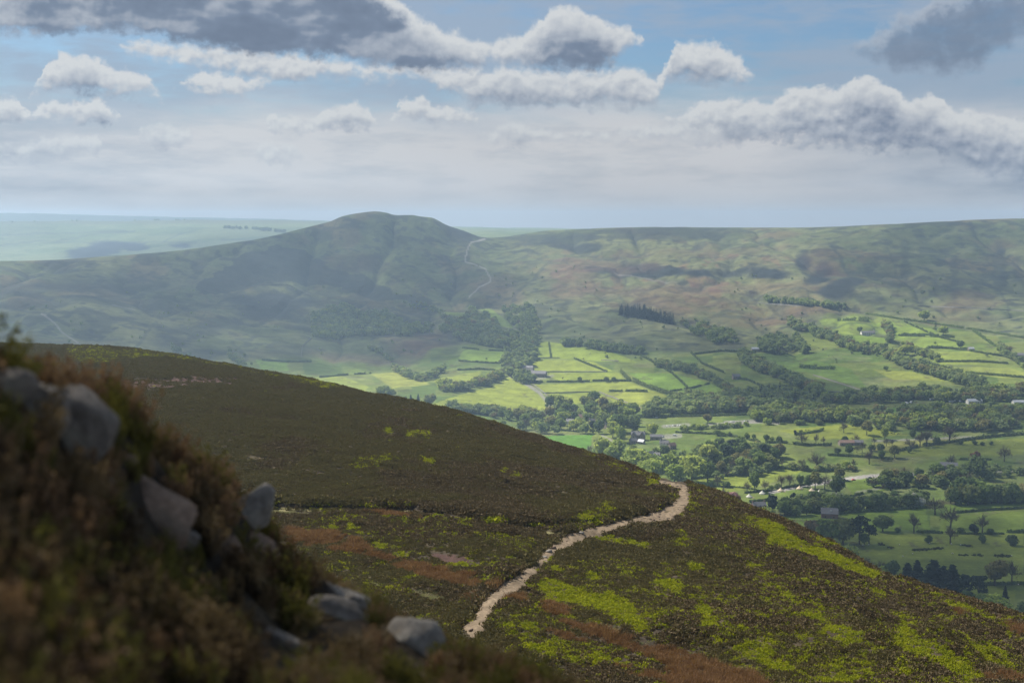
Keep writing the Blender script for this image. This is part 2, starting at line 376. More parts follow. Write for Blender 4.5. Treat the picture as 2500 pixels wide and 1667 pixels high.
# stony hill track and farm lanes
TRACK = [(1184,583),(1150,588),(1143,600),(1136,622),(1135,632),(1160,642),(1185,655),(1198,675),(1196,686),(1170,697),(1160,710),(1145,722)]
for pts, w, k in [(TRACK, 2.0, .85), ([(100,760),(122,772),(150,802),(190,830)], 2.0, .7), ([(1500,657),(1570,668),(1650,680)], 1.2, .4), ([(275,741),(330,748)], 1.5, .4),
                  ([(1247,918),(1290,940),(1318,958),(1333,978),(1342,998)], 4.0, .8), ([(1700,988),(1680,992)], 2.5, .7), ([(1300,928),(1350,918)], 4, .5),
                  ([(1470,1063),(1500,1077),(1520,1083)], 2.5, .6), ([(1880,1200),(1960,1183),(2060,1170),(2130,1162),(2250,1158)], 4.5, 1.0),
                  ([(1770,973),(1810,970)], 2, .6), ([(1960,1050),(2100,1045)], 0.1, 0), ([(2130,1076),(2330,1066),(2380,1066)], 2.2, .7), ([(2090,1200),(2150,1190)], 3, .5),
                  ([(1610,1067),(1660,1063)], 6, .6), ([(1770,1032),(1870,1028),(1900,1032)], 5, .85), ([(1720,1036),(1770,1033)], 3, .6), ([(1620,1040),(1680,1036)], 5, .6),
                  ([(1560,1019),(1830,1012)], 0.1, 0), ([(1820,1240),(1850,1243)], 7, .9), ([(2230,1010),(2320,1012)], .1, 0), ([(2410,1152),(2500,1150)], 3, .6)]:
    if k: C = lerp(C, (.25,.235,.215), k*(1 - sstep(w*.7, w*1.15, distline(U, V, pts)))*(T < 9.05))
# plateau beyond the ridge: pale limestone pasture with walls, crags of the gorge
pl = (T > 9.6) & (T < 12.2)
PCol = np.zeros(C.shape) + np.array((.135,.168,.075)); PCol = lerp(PCol, (.10,.14,.058), sstep(.45,.6,mid)); PCol = lerp(PCol, (.10,.115,.06), sstep(530, 540, -V + 1080))
PCol = lerp(PCol, (.06,.08,.06), .6*sstep(620, 560, V)*sstep(560, 500, U)*sstep(.5, .6, big))
for pts in [[(0,598),(90,588),(230,590),(340,590),(480,592)], [(140,586),(230,570),(330,563)], [(400,590),(440,568),(480,562)], [(540,585),(640,582)], [(0,573),(160,566),(330,563)]]:
    PCol = lerp(PCol, (.05,.06,.05), .6*(1 - sstep(1, 2.2, distline(U, V, pts))))
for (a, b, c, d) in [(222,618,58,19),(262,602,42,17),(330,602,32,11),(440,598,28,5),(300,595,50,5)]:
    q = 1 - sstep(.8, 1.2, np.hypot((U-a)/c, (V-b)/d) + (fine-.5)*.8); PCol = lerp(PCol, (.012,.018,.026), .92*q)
C = np.where(pl[..., None], PCol, C)
C = np.where((T >= 12.2)[..., None], np.array((.07,.09,.06)), C)
MAT_VALLEY = tintmat('valley_turf', .035, .72, 1.28, .028, 9.0, .95, .84)
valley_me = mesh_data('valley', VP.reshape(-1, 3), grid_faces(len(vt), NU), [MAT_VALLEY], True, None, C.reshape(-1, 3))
tag(put('valley_terrain', valley_me), 'broad green valley floor rising to a long hazy ridge with a rounded summit', kind='structure')

# --- near moor: a heather spur that falls away to the valley
SU = [-500, 0, 160, 300, 420, 560, 700, 900, 1050, 1200, 1266, 1334, 1420, 1520, 1604, 1670, 1740, 1800, 1850, 1900, 1970, 2050, 2106, 2170, 2270, 2350, 2430, 2500, 2700, 3000]
SV = [860, 842, 845, 853, 868, 893, 918, 961, 994, 1033, 1056, 1077, 1104, 1136, 1168, 1180, 1205, 1227, 1249, 1271, 1300, 1338, 1369, 1403, 1438, 1463, 1491, 1512, 1580, 1700]
SR = np.interp(SU, [-500,0,300,600,1000,1300,1600,1900,2200,2500,3000], [560,520,470,405,330,280,235,192,157,132,110])
def spur_row(fr, v): return [(r*f, vv_) for r, f, vv_ in zip(SR, np.broadcast_to(fr, len(SU)), v)]
SVa = np.array(SV, float); SUa = np.array(SU, float)
def mixv(q, vbot): return SVa*(1-q) + np.asarray(vbot)*q
VB = np.full(len(SU), 1690.0)
spur_RV = [
  list(zip([24]*len(SU), mixv(1, VB) + 500)),
  list(zip([42]*len(SU), mixv(1, VB) + 160)),
  list(zip(np.interp(SUa, [-500,600,1250,2000,3000], [76,76,78,84,90]), VB)),
  list(zip(np.interp(SUa, [-500,300,1250,1800,2500,3000], [118,112,99,101,106,102]), np.minimum(mixv(.80, VB), 1530 + 0*SVa + np.maximum(0, SVa-1440)*1.1))),
  list(zip(np.interp(SUa, [-500,300,1250,1800,2500,3000], [175,165,134,128,113,105]), np.maximum(mixv(.46, VB), SVa+30))),
  list(zip(np.interp(SUa, [-500,300,1250,1800,2500,3000], [280,260,195,165,122,108]), np.maximum(mixv(.16, VB), SVa+9))),
  list(zip(SR, SVa)),
  list(zip(SR*1.16, SVa + 42)),
  list(zip(SR*1.5, SVa + 210)),
  list(zip(SR*2.1, SVa + 420)),
]
NSU = 620
su = np.linspace(-450, 2950, NSU); st = knots([8, 20, 30, 40, 60, 70, 70, 24, 16, 10])
st = knots([8, 20, 30, 50, 70, 80, 80, 24, 10])
sr, sv = loft(SU, spur_RV, su, st)
SU2 = np.broadcast_to(su, sr.shape); ST2 = np.broadcast_to(st[:, None], sr.shape)
SP = CAM + ray(SU2, sv) * sr[..., None]
SX, SY = SP[..., 0], SP[..., 1]
SP[..., 2] += ((fbm(SX/14, SY/14, 4, 71)-.5)*1.6 + (fbm(SX/3.4, SY/3.4, 3, 72)-.5)*.7 + (fbm(SX/1.3, SY/1.3, 2, 74)-.5)*.35) * sstep(2, 3, ST2)
SC = np.zeros(SP.shape) + np.array((.046,.036,.025)); SC = lerp(SC, (.070,.056,.034), sstep(.45,.65,fbm(SX/6, SY/6, 4, 73)))
# the terrace edge above the side track, the bank left of the path, and the eroded scars
_e1 = np.interp(SU2, [600,640,850,1010,1140,1200,1290,1340,1440,1500,1560,1630,1650], [1239,1239,1242,1247,1265,1280,1289,1289,1288,1272,1257,1236,1230]) - sv
SP[..., 2] += .75*sstep(-1, 5, _e1)*(1 - sstep(12, 75, _e1))*sstep(600, 660, SU2)*(1 - sstep(1610, 1650, SU2))*(ST2 < 5.9)
_e2 = np.interp(sv, [1320,1335,1365,1405,1445,1500,1560], [1312,1303,1274,1238,1186,1146,1110]) - SU2
SP[..., 2] += .45*sstep(-2, 6, _e2)*(1 - sstep(14, 90, _e2))*sstep(1318, 1336, sv)*(1 - sstep(1500, 1560, sv))*(ST2 < 5)
for pl_ in ([(270,925),(350,917),(470,917),(600,919),(600,932),(450,948),(330,964),(280,955)], [(1049,1346),(1147,1357),(1143,1375),(1089,1377),(1053,1360)]):
    SC = lerp(SC, (.062,.036,.031), .9*inpoly(SU2 + (fbm(SX/3, SY/3, 3, 75)-.5)*30, sv + (fbm(SX/3, SY/3, 3, 76)-.5)*12, pl_)*(ST2 < 6.1))
MAT_SPUR = tintmat('moor_peat', 1.2, .7, 1.3, 6, .2)
spur_me = mesh_data('spur', SP.reshape(-1, 3), grid_faces(len(st), NSU), [MAT_SPUR], True, None, SC.reshape(-1, 3))
tag(put('moor_hillside', spur_me), 'dark heather covered hillside sloping down to the right in front of the valley', kind='structure')

# --- the bank beside the camera
BU = [-600, 0, 60, 130, 200, 290, 370, 480, 560, 640, 700, 780, 880, 960, 1080, 1180, 1280, 1400, 1600, 2000, 3000]
BV = [600, 815, 850, 885, 925, 985, 1055, 1110, 1165, 1250, 1350, 1392, 1440, 1500, 1565, 1600, 1640, 1690, 1780, 1900, 2100]
BV = [v + d_ for v, d_ in zip(BV, np.interp(BU, [-600,0,130,300,500,3000], [130,118,96,66,44,44]))]
BR = np.interp(BU, [-600,0,300,640,1000,1400,3000], [7.4,8.6,11.2,13.8,12.4,10.2,8.6])
bank_RV = [
  list(zip(BR*.30, np.array(BV)*0 + 3000)), list(zip(BR*.52, np.maximum(1780, np.array(BV)+320))),
  list(zip(BR*.80, np.array(BV)*.56 + .44*np.maximum(1780, np.array(BV)+320))), list(zip(BR, BV)), list(zip(BR*1.25, np.array(BV) + 150)), list(zip(BR*2.0, np.array(BV) + 900)),
]
bu = np.linspace(-550, 2900, 260); bt = knots([10, 30, 40, 20, 14])
br, bv = loft(BU, bank_RV, bu, bt)
BP = CAM + ray(np.broadcast_to(bu, br.shape), bv) * br[..., None]
BP[..., 2] += (fbm(BP[..., 0]/1.1, BP[..., 1]/1.1, 4, 81)-.5)*.34
BC = np.zeros(BP.shape) + np.array((.022,.017,.012)); BC = lerp(BC, (.050,.038,.024), sstep(.45,.65,fbm(BP[...,0]/.3, BP[...,1]/.3, 4, 82)))
MAT_BANK = tintmat('bank_peat', 9, .6, 1.4, 30, .03)
bank_me = mesh_data('bank', BP.reshape(-1, 3), grid_faces(len(bt), len(bu)), [MAT_BANK], True, None, BC.reshape(-1, 3))
tag(put('bank_ground', bank_me), 'steep peaty bank falling across the lower left corner', kind='structure')

def bvh(me_P, F): return BVHTree.FromPolygons(me_P.reshape(-1, 3).tolist(), F.tolist())
BV_V = bvh(VP, grid_faces(len(vt), NU)); BV_S = bvh(SP, grid_faces(len(st), NSU)); BV_B = bvh(BP, grid_faces(len(bt), len(bu)))
def hit(u, v, tree=None):
    d = Vector(ray(u, v)).normalized()
    h = (tree or BV_V).ray_cast(Vector(CAM), d)
    return h[0], h[1]
def ground(x, y, tree=None):
    h = (tree or BV_V).ray_cast(Vector((x, y, 2000)), Vector((0, 0, -1)))
    return h[0]
def mpp(p): return (Vector(p) - Vector(CAM)).length / FPX       # metres per photograph pixel at p
# ------------------------------------------------------------------ plant building blocks
def unit(a): return a / (np.linalg.norm(a, axis=-1, keepdims=True) + 1e-9)
def cards(c, n, size, aspect=1.0, up=None, g=rng):
    """leaf faces: centres c, facing n, half sizes size; long axis along up when given"""
    N = len(c); n = unit(n)
    a = unit(np.cross(n, g.normal(size=(N, 3)))) if up is None else unit(up)
    b = unit(np.cross(n, a)); s = np.broadcast_to(size, N)[:, None]; a = a * s * aspect; b = b * s
    V = np.stack([c - a - b*.6, c - a*.2 + b, c + a + b*.35, c + a*.25 - b], 1).reshape(-1, 3)
    return V, np.arange(4*N).reshape(-1, 4)
def blades(base, tip, w, g=rng):
    """tapered upright blades"""
    N = len(base); d = unit(tip - base); s = unit(np.cross(d, g.normal(size=(N, 3)))) * np.broadcast_to(w, N)[:, None]
    V = np.stack([base - s, base + s, tip + s*.25, tip - s*.25], 1).reshape(-1, 3)
    return V, np.arange(4*N).reshape(-1, 4)
def cat(parts):
    V, F, b = [], [], 0
    for v, f in parts: V.append(v); F.append(f + b); b += len(v)
    return np.concatenate(V), np.concatenate(F)
def sph(N, g=rng): return unit(g.normal(size=(N, 3)))

def scatter(name, pts, rot, sc, idx, meshes):
    """one plant cover: the meshes repeated at points (geometry nodes)"""
    me = bpy.data.meshes.new(name); n = len(pts)
    me.vertices.add(n); me.vertices.foreach_set('co', np.ascontiguousarray(pts, np.float32).ravel())
    for nm, ty, dat, key in (('rot', 'FLOAT_VECTOR', rot, 'vector'), ('sc', 'FLOAT_VECTOR', sc, 'vector'), ('idx', 'INT', idx, 'value')):
        a = me.attributes.new(nm, ty, 'POINT'); a.data.foreach_set(key, np.ascontiguousarray(dat, np.int32 if ty == 'INT' else np.float32).ravel())
    o = put(name, me)
    pc = bpy.data.collections.new(name + '_kinds')
    for i, m in enumerate(meshes): pc.objects.link(bpy.data.objects.new('%s_kind_%02d' % (name, i), m))
    t = bpy.data.node_groups.new(name, 'GeometryNodeTree')
    t.interface.new_socket('Geometry', in_out='INPUT', socket_type='NodeSocketGeometry'); t.interface.new_socket('Geometry', in_out='OUTPUT', socket_type='NodeSocketGeometry')
    gi = t.nodes.new('NodeGroupInput'); go = t.nodes.new('NodeGroupOutput')
    ci = nd(t, 'GeometryNodeCollectionInfo'); ci.inputs[0].default_value = pc; ci.inputs[1].default_value = True; ci.inputs[2].default_value = True
    def at(nm, ty):
        q = nd(t, 'GeometryNodeInputNamedAttribute', data_type=ty); q.inputs[0].default_value = nm; return q.outputs[0]
    ip = nd(t, 'GeometryNodeInstanceOnPoints'); L = t.links.new
    L(gi.outputs[0], ip.inputs['Points']); L(ci.outputs[0], ip.inputs['Instance']); ip.inputs['Pick Instance'].default_value = True
    L(at('idx', 'INT'), ip.inputs['Instance Index']); L(at('sc', 'FLOAT_VECTOR'), ip.inputs['Scale'])
    er = nd(t, 'FunctionNodeEulerToRotation'); L(at('rot', 'FLOAT_VECTOR'), er.inputs[0]); L(er.outputs[0], ip.inputs['Rotation'])
    L(ip.outputs[0], go.inputs[0])
    md = o.modifiers.new('plants', 'NODES'); md.node_group = t
    return o

# ------------------------------------------------------------------ moor plants
M_HEATH = leafmat('heather_brown', [(.094,.070,.044), (.114,.086,.052), (.106,.085,.047), (.122,.094,.060)], .15, 1.3, (.82, 1.14), 0)
M_HEATHO = leafmat('heather_olive', [(.108,.090,.046), (.130,.110,.052), (.116,.103,.049), (.120,.096,.050)], .15, 1.3, (.82, 1.14), 0)
M_BILB = leafmat('bilberry', [(.21,.235,.014), (.275,.285,.022), (.16,.19,.016), (.24,.255,.018)], .4)
M_RUSH = leafmat('dead_grass', [(.19,.105,.055), (.145,.078,.042), (.235,.14,.075), (.17,.096,.052)], .3)
M_PALE = leafmat('pale_grass', [(.20,.19,.10), (.27,.25,.15), (.14,.17,.06)], .3)
def tuft(seed, N, mat, ls, h=.42):
    g = np.random.default_rng(seed); d = sph(N, g); d[:, 2] = np.abs(d[:, 2]) * .9 + .05; d = unit(d)
    rad = .5 * (.65 + .45*g.random((N, 1))) * (1 + .35*np.sin(3*np.arctan2(d[:, 1:2], d[:, 0:1]) + seed))
    c = d * rad * np.array([1, 1, h/.5]); 
    nn = unit(d * [1, 1, .8] + [0, 0, .45] + g.normal(size=(N, 3))*.30)
    V, F = cards(c, nn, ls*(.7 + .6*g.random(N)), 1.5, unit(d*.5 + [0, 0, 1] + g.normal(size=(N, 3))*.5), g)
    return mesh_data('tuft', V, F, [mat])
def grass_tuft(seed, N, mat, h):
    g = np.random.default_rng(seed); b = np.concatenate([g.normal(size=(N, 2))*.17, np.zeros((N, 1))-.04], 1)
    t = b + np.concatenate([g.normal(size=(N, 2))*.20 + [.10, .0], h*(.6+.5*g.random((N, 1)))], 1)
    V, F = blades(b, t, .022*(.7+.6*g.random(N)), g); return mesh_data('grass_tuft', V, F, [mat])
K_HB = [tuft(100+i, 62, M_HEATH, .068) for i in range(4)]; K_HO = [tuft(110+i, 62, M_HEATHO, .068) for i in range(4)]
K_BI = [tuft(120+i, 54, M_BILB, .075, .34) for i in range(4)]
K_RU = [grass_tuft(130+i, 46, M_RUSH, .55) for i in range(4)]; K_PA = [grass_tuft(140+i, 40, M_PALE, .26) for i in range(3)]

PATH = [(1610,1174,22),(1640,1180,26),(1664,1191,30),(1668,1212,32),(1656,1236,34),(1632,1252,36),(1598,1262,26),(1560,1270,22),(1500,1284,21),(1440,1301,24),(1395,1316,27),(1362,1332,22),(1336,1352,20),(1310,1380,20),(1286,1402,24),(1258,1424,32),(1224,1444,34),(1196,1470,34),(1176,1500,34),(1160,1530,34),(1140,1545,36)]
pk = np.arange(len(PATH)); pq = np.linspace(0, len(PATH)-1, 260); PA = pchip(pk, np.array(PATH, float), pq)
PLINE = [(a, b) for a, b, c in PATH]
def c5(p): return [(800+x/2.766, 1100+y/2.766) for x, y in p]
def c6(p): return [(1650+x/2.766, 1100+y/2.766) for x, y in p]
def pathdist(u, v):
    d = np.full(np.shape(u), 1e9); wd = np.zeros(np.shape(u)); sd = np.zeros(np.shape(u))
    for k in range(0, 260, 3):
        q = np.hypot(u-PA[k, 0], v-PA[k, 1]); m = q < d; d = np.where(m, q, d); wd = np.where(m, PA[k, 2], wd); sd = np.where(m, PA[k, 0]-u, sd)
    return d, wd, sd
BILB = [  # photograph outlines of the bilberry patches, with how closely they are covered
 (c5([(1390,930),(1450,870),(1530,880),(1700,955),(1960,985),(2090,1040),(2080,1090),(2180,1210),(2100,1240),(1900,1100),(1650,1030),(1480,1020)]), .85),
 (c5([(1790,550),(1950,570),(2180,640),(2170,665),(1960,640),(1800,590)]), .8), (c5([(1740,830),(1820,830),(1820,880),(1740,875)]), .9), (c5([(2200,880),(2400,880),(2400,960),(2220,930)]), .75),
 (c5([(1060,1150),(1200,1070),(1450,1170),(1700,1270),(1900,1380),(2200,1500),(2380,1570),(1900,1500),(1560,1430),(1380,1370),(1180,1260)]), .5),
 (c5([(1300,1300),(1500,1330),(1560,1400),(1420,1400)]), .9), (c5([(1380,740),(1510,720),(1500,770),(1390,790)]), .8), (c5([(1500,780),(1580,780),(1570,830),(1510,820)]), .8), (c5([(1300,880),(1380,880),(1380,940),(1290,940)]), .75),
 (c5([(0,430),(300,440),(800,445),(980,460),(970,500),(720,490),(300,475),(0,470)]), .5), (c5([(0,490),(70,490),(80,530),(0,530)]), .85), (c5([(440,680),(560,690),(560,720),(460,725)]), .85), (c5([(110,500),(180,500),(180,540),(110,540)]), .8),
 (c5([(300,590),(380,640),(390,670),(310,650)]), .75), (c5([(800,760),(940,740),(1030,760),(1020,800),(830,800)]), .85), (c5([(1030,860),(1090,860),(1090,900),(1040,900)]), .85), (c5([(1050,440),(1220,450),(1210,480),(1060,470)]), .8),
 (c5([(980,540),(1300,560),(1400,640),(1300,700),(1100,600)]), .32), (c5([(1100,740),(1300,800),(1200,900),(1060,860)]), .35), (c5([(1650,430),(1900,360),(1920,460),(1700,520),(1640,500)]), .42), (c5([(1350,480),(1600,480),(1590,520),(1360,510)]), .5),
 (c5([(2100,440),(2260,460),(2240,490),(2110,470)]), .6), (c5([(2150,210),(2240,215),(2230,240),(2160,235)]), .8), (c5([(1850,350),(1920,350),(1930,390),(1860,380)]), .5), (c5([(610,50),(700,60),(710,95),(620,85)]), .7), (c5([(160,90),(360,80),(360,115),(180,130)]), .45), (c5([(370,30),(500,40),(490,70),(380,65)]), .45), (c5([(1170,130),(1210,130),(1210,150),(1170,150)]), .8), (c5([(1240,160),(1290,165),(1290,180),(1240,180)]), .7),
 (c5([(1400,1000),(1480,1010),(1440,1060),(1390,1040)]), .6), (c5([(1880,1180),(2000,1160),(2350,1300),(2340,1350),(2100,1260)]), .35),
 ([(934,1046),(960,1048),(958,1062),(936,1060)], .8), ([(985,1052),(1045,1046),(1050,1062),(990,1070)], .6), ([(860,1120),(960,1112),(960,1130),(870,1138)], .4), ([(640,1226),(672,1226),(672,1240),(640,1240)], .9),
 ([(160,845),(300,852),(420,868),(420,876),(300,872),(250,890),(180,890)], .45), ([(420,868),(560,892),(700,917),(700,922),(560,899),(420,876)], .45), ([(700,918),(830,945),(830,952),(700,926)], .6), ([(1420,1103),(1530,1140),(1600,1166),(1600,1175),(1500,1150),(1420,1112)], .4),
 (c6([(520,490),(600,455),(680,490),(760,555),(950,645),(1150,740),(1390,850),(1330,875),(1100,800),(900,715),(750,655),(610,620),(600,560)]), .78), (c6([(400,390),(540,440),(620,520),(560,600),(480,520)]), .3),
 (c6([(370,1320),(600,1255),(700,1300),(680,1400),(860,1500),(720,1500),(450,1380)]), .75), (c6([(820,1050),(960,1095),(1060,1175),(1260,1230),(1310,1325),(1150,1330),(950,1255),(990,1190),(850,1100)]), .7),
 (c6([(1440,1290),(1540,1180),(1650,1270),(1850,1350),(2080,1540),(1960,1565),(1700,1425),(1500,1350)]), .78), (c6([(1680,950),(1800,985),(1950,1060),(2352,1180),(2352,1290),(2200,1200),(1950,1110),(1750,1010)]), .7),
 (c6([(1950,1250),(2250,1360),(2260,1490),(2080,1420),(1960,1320)]), .7), (c6([(600,890),(780,930),(810,1030),(740,990)]), .6), (c6([(1220,1050),(1500,1130),(1780,1120),(1900,1170),(1850,1190),(1500,1180)]), .5), (c6([(1850,1040),(2000,1120),(2200,1240),(2050,1200)]), .5),
 (c6([(50,270),(110,280),(135,360),(70,350)]), .85), (c6([(80,770),(190,775),(190,815),(90,815)]), .8), (c6([(130,1030),(220,1040),(280,1190),(180,1200)]), .75), (c6([(0,540),(80,560),(60,640),(0,640)]), .6), (c6([(0,900),(60,960),(40,990),(0,960)]), .8),
 (c6([(870,1480),(1200,1400),(1400,1500),(1500,1568),(870,1568)]), .55), (c6([(430,730),(600,760),(620,850),(520,820)]), .4), (c6([(840,830),(900,870),(880,910),(830,890)]), .6), (c6([(1090,1440),(1240,1440),(1300,1568),(1120,1568)]), .6),
 (c6([(1300,920),(1400,930),(1420,1010),(1320,980)]), .7), (c6([(860,560),(1000,590),(1150,680),(1000,650)]), .45), (c6([(900,600),(1300,790),(1380,850),(1300,800),(1000,680)]), .6),
]
RUSHP = [c5([(-300,530),(0,535),(120,560),(310,680),(260,712),(100,690),(-260,640)]), c5([(250,690),(450,720),(700,775),(960,845),(1050,915),(1160,905),(1140,960),(1000,955),(850,905),(640,845),(430,785)]), c5([(275,408),(420,412),(570,442),(640,450),(620,465),(560,460),(300,442)]),
 c5([(1195,965),(1310,970),(1330,1015),(1205,1005)]), c5([(1460,1025),(1560,1040),(1640,1080),(1600,1115),(1460,1095)]), c5([(1520,1120),(1700,1155),(1950,1235),(2200,1310),(2360,1345),(2360,1490),(2150,1400),(1900,1300),(1650,1200)]), c5([(1480,1200),(1700,1250),(1760,1300),(1560,1270)]), c5([(930,980),(1050,960),(1010,1040),(940,1040)]),
 c6([(-60,1340),(200,1385),(450,1475),(620,1568),(620,1640),(-60,1640)]), c6([(1850,1060),(1960,1100),(1980,1130),(1880,1110)]), c6([(2100,1090),(2352,1200),(2352,1260),(2180,1170)]), c6([(2080,1490),(2352,1540),(2352,1568),(2100,1568)]), c5([(1900,1440),(2100,1480),(2352,1540),(2340,1580),(2000,1520)])]
PALEP = [c5([(545,915),(720,950),(830,1010),(700,1010),(560,960)]), c5([(250,830),(400,890),(390,920),(260,870)]), c5([(1830,1150),(1960,1180),(2240,1310),(2180,1330),(1900,1220)]), c5([(1430,530),(1640,525),(1600,555),(1440,550)]), c6([(1350,820),(1480,850),(1500,880),(1400,870)]), [(640,1243),(760,1252),(760,1258),(640,1252)]]
DARKP = [[(280,930),(350,922),(470,922),(585,922),(590,930),(450,945),(330,960),(290,950)], c5([(690,680),(960,710),(950,760),(800,765),(700,720)]), [(590,1110),(690,1120),(690,1124),(600,1124)]]
LEDGE = [(640,1240),(850,1243),(1010,1249),(1140,1268),(1200,1283),(1290,1292),(1340,1290)]

def spur_points(dens_fn, tmin, tmax):
    A, B, Cc, D = SP[:-1, :-1], SP[:-1, 1:], SP[1:, 1:], SP[1:, :-1]
    area = .5*np.linalg.norm(np.cross(B-A, Cc-A), axis=-1) + .5*np.linalg.norm(np.cross(Cc-A, D-A), axis=-1)
    cu, cv = project((A + Cc) / 2); rr = np.hypot((A[..., 0]+Cc[..., 0])/2, (A[..., 1]+Cc[..., 1])/2)
    ok = (ST2[:-1, :-1] > tmin) & (ST2[:-1, :-1] < tmax) & (cu > -60) & (cu < 2560)
    ex = np.where(ok, area * dens_fn(rr), 0).ravel(); n = int(ex.sum())
    k = rng.choice(len(ex), n, p=ex/ex.sum()); a, b = rng.random((2, n, 1))
    f = lambda q: q.reshape(-1, 3)[k]
    return (f(A)*(1-a) + f(B)*a)*(1-b) + (f(D)*(1-a) + f(Cc)*a)*b
def tsize(r): return .30 + r*.00135
pts = spur_points(lambda r: 2.0/tsize(r)**2, 1.9, 6.75)
pu, pv_ = project(pts); pr = np.hypot(pts[:, 0], pts[:, 1]); px, py = pts[:, 0], pts[:, 1]
nA = fbm(px/1.3, py/1.9, 3, 91); nB = fbm(px/6, py/9, 3, 92); nC = fbm(px/25, py/30, 3, 93)
ju = pu + (nA-.5)*26; jv = pv_ + (nB-.5)*16
cov = np.zeros(len(pts))
for poly, c_ in BILB: cov = np.maximum(cov, np.where(inpoly(ju, jv, poly), c_, 0))
cov = np.where((pu > 1550) & (cov > .2), np.minimum(1, cov+.12), cov); cov = np.maximum(cov, .05 + .13*sstep(.45, .65, nC) + .15*sstep(1320, 1500, pv_)*sstep(1100, 1500, pu))
cov = np.where((pv_ < 1230) & (pu < 1600), np.minimum(cov, .8)*np.where(cov > .3, 1, .45), cov)
patch = .36*nA + .16*nB + .48*(.22 + .56*rng.random(len(pts)))
kind = np.where(patch < np.interp(cov, [0, .1, .2, .3, .5, .7, .9, 1], [0, .35, .41, .45, .51, .58, .70, 1]), 2, 0)
olive = sstep(.34, .56, fbm(px/11, py/14, 3, 94) + .28*sstep(1150, 950, pv_) - .13*sstep(1500, 1900, pu))
kind = np.where((kind == 0) & (rng.random(len(pts)) < olive), 1, kind)
ru = np.zeros(len(pts), bool)
for poly in RUSHP: ru |= inpoly(ju, jv, poly)
kind = np.where(ru & (.6*nB + .4*nA < .59), 3, kind)
pa = np.zeros(len(pts), bool)
for poly in PALEP: pa |= inpoly(ju, jv, poly)
kind = np.where(pa & (nA < .62), 4, kind)
dk_ = np.zeros(len(pts), bool)
for poly in DARKP: dk_ |= inpoly(ju, jv, poly)
dpth, wpth, side = pathdist(pu, pv_)
keep = (dpth > wpth*.60 + (nA-.5)*np.minimum(10, wpth*.35)) & ~(dk_ & (rng.random(len(pts)) < .88)) & ~(distline(pu, pv_ + 5, LEDGE) < 3.4)
keep &= ~((distline(pu, pv_, [(1200,1000+100),(1340,1138),(1420,1128)]) < 1.6))
s_ = tsize(pr) * 1.15 * (.65 + .65*rng.random(len(pts))) * (1 + .9*(fbm(px/3, py/3, 2, 95)-.5)) * np.where(kind == 2, .88, 1) * np.where(kind == 3, 1.35, 1) * np.where((dpth < wpth*1.1) & (side > 0), 1.7, 1)
bank_l = (distline(pu, pv_ + 14, LEDGE) < 9); s_ = np.where(bank_l, s_*1.9, s_)
pts[:, 2] -= .04*s_
def cover(sel, base, nk, name, meshes, label, cat_, zf=1.0):
    q = keep & sel; n = q.sum()
    rot = np.stack([rng.normal(size=n)*.12, rng.normal(size=n)*.12, rng.random(n)*6.28], -1)
    sc = np.stack([s_[q]*1.25, s_[q]*1.25, s_[q]*zf*(.8+.5*rng.random(n))], -1)
    o = scatter(name, pts[q], rot, sc, base(q, n), meshes); tag(o, label, cat_, kind='stuff'); return n
n1 = cover(kind < 2, lambda q, n: kind[q]*4 + rng.integers(0, 4, n), 8, 'heather', K_HB + K_HO, 'low dark brown heather covering the hillside', 'heather')
n2 = cover(kind == 2, lambda q, n: rng.integers(0, 4, n), 4, 'bilberry', K_BI, 'bright yellow green bilberry patches among the heather', 'bilberry')
n3 = cover(kind == 3, lambda q, n: rng.integers(0, 4, n), 4, 'moor_grass', K_RU, 'rusty dead moor grass in bands down the hillside', 'grass')
n4 = cover(kind == 4, lambda q, n: rng.integers(0, 3, n), 3, 'pale_grass', K_PA, 'short pale grass beside the hillside path', 'grass')
print('tufts', n1, n2, n3, n4)

def hit_spur(u, v):
    v = max(v, float(np.interp(u, SU, SV)) + 3)
    for _ in range(12):
        h, n = hit(u, v, BV_S)
        if h is not None and math.hypot(h.x, h.y) < float(np.interp(u, SU, SR))*1.03: return h
        v += 1.5
    return h
def hit_bank(u, v):
    while True:
        h, n = hit(u, v, BV_B)
        if h is not None: return h
        v += 4
# footpath: worn strip with a ragged edge, laid 3 cm over the peat
M_PATH = tintmat('path_stone', 2.2, .72, 1.28, 9, .12)
NW = 9; PV = []; PCt = []
tan_ = np.gradient(PA[:, :2], axis=0); tan_ /= np.linalg.norm(tan_, axis=1)[:, None]
for i in range(len(PA)):
    nx, ny = -tan_[i, 1], tan_[i, 0]; e0, e1 = 1 + .5*(fbm(np.array(i/5.), np.array(3.), 3)-.5)*2, 1 + .5*(fbm(np.array(i/4.), np.array(9.), 3)-.5)*2
    for j in range(NW):
        f = (j/(NW-1) - .5); wq = PA[i, 2]*1.5*f*(e0 if f < 0 else e1)
        h = hit_spur(PA[i, 0] + nx*wq, PA[i, 1] + ny*wq)
        PV.append((h.x, h.y, h.z + .05 - .10*abs(2*f)**4 + .05*(vnoise(h.x*2, h.y*2, 2)-.5)))
        k = vnoise(h.x*1.1, h.y*1.1, 5)*.6 + vnoise(h.x*4, h.y*4, 6)*.4; ed = abs(2*f)**3*.5
        PCt.append(np.array((.165,.126,.086))*(.6+.8*k)*(1-ed) + np.array((.07,.05,.035))*ed)
path_me = mesh_data('footpath', np.array(PV), grid_faces(len(PA), NW), [M_PATH], True, None, np.array(PCt))
tag(put('footpath', path_me), 'narrow sandy footpath winding over the heather hillside', 'path', kind='structure')
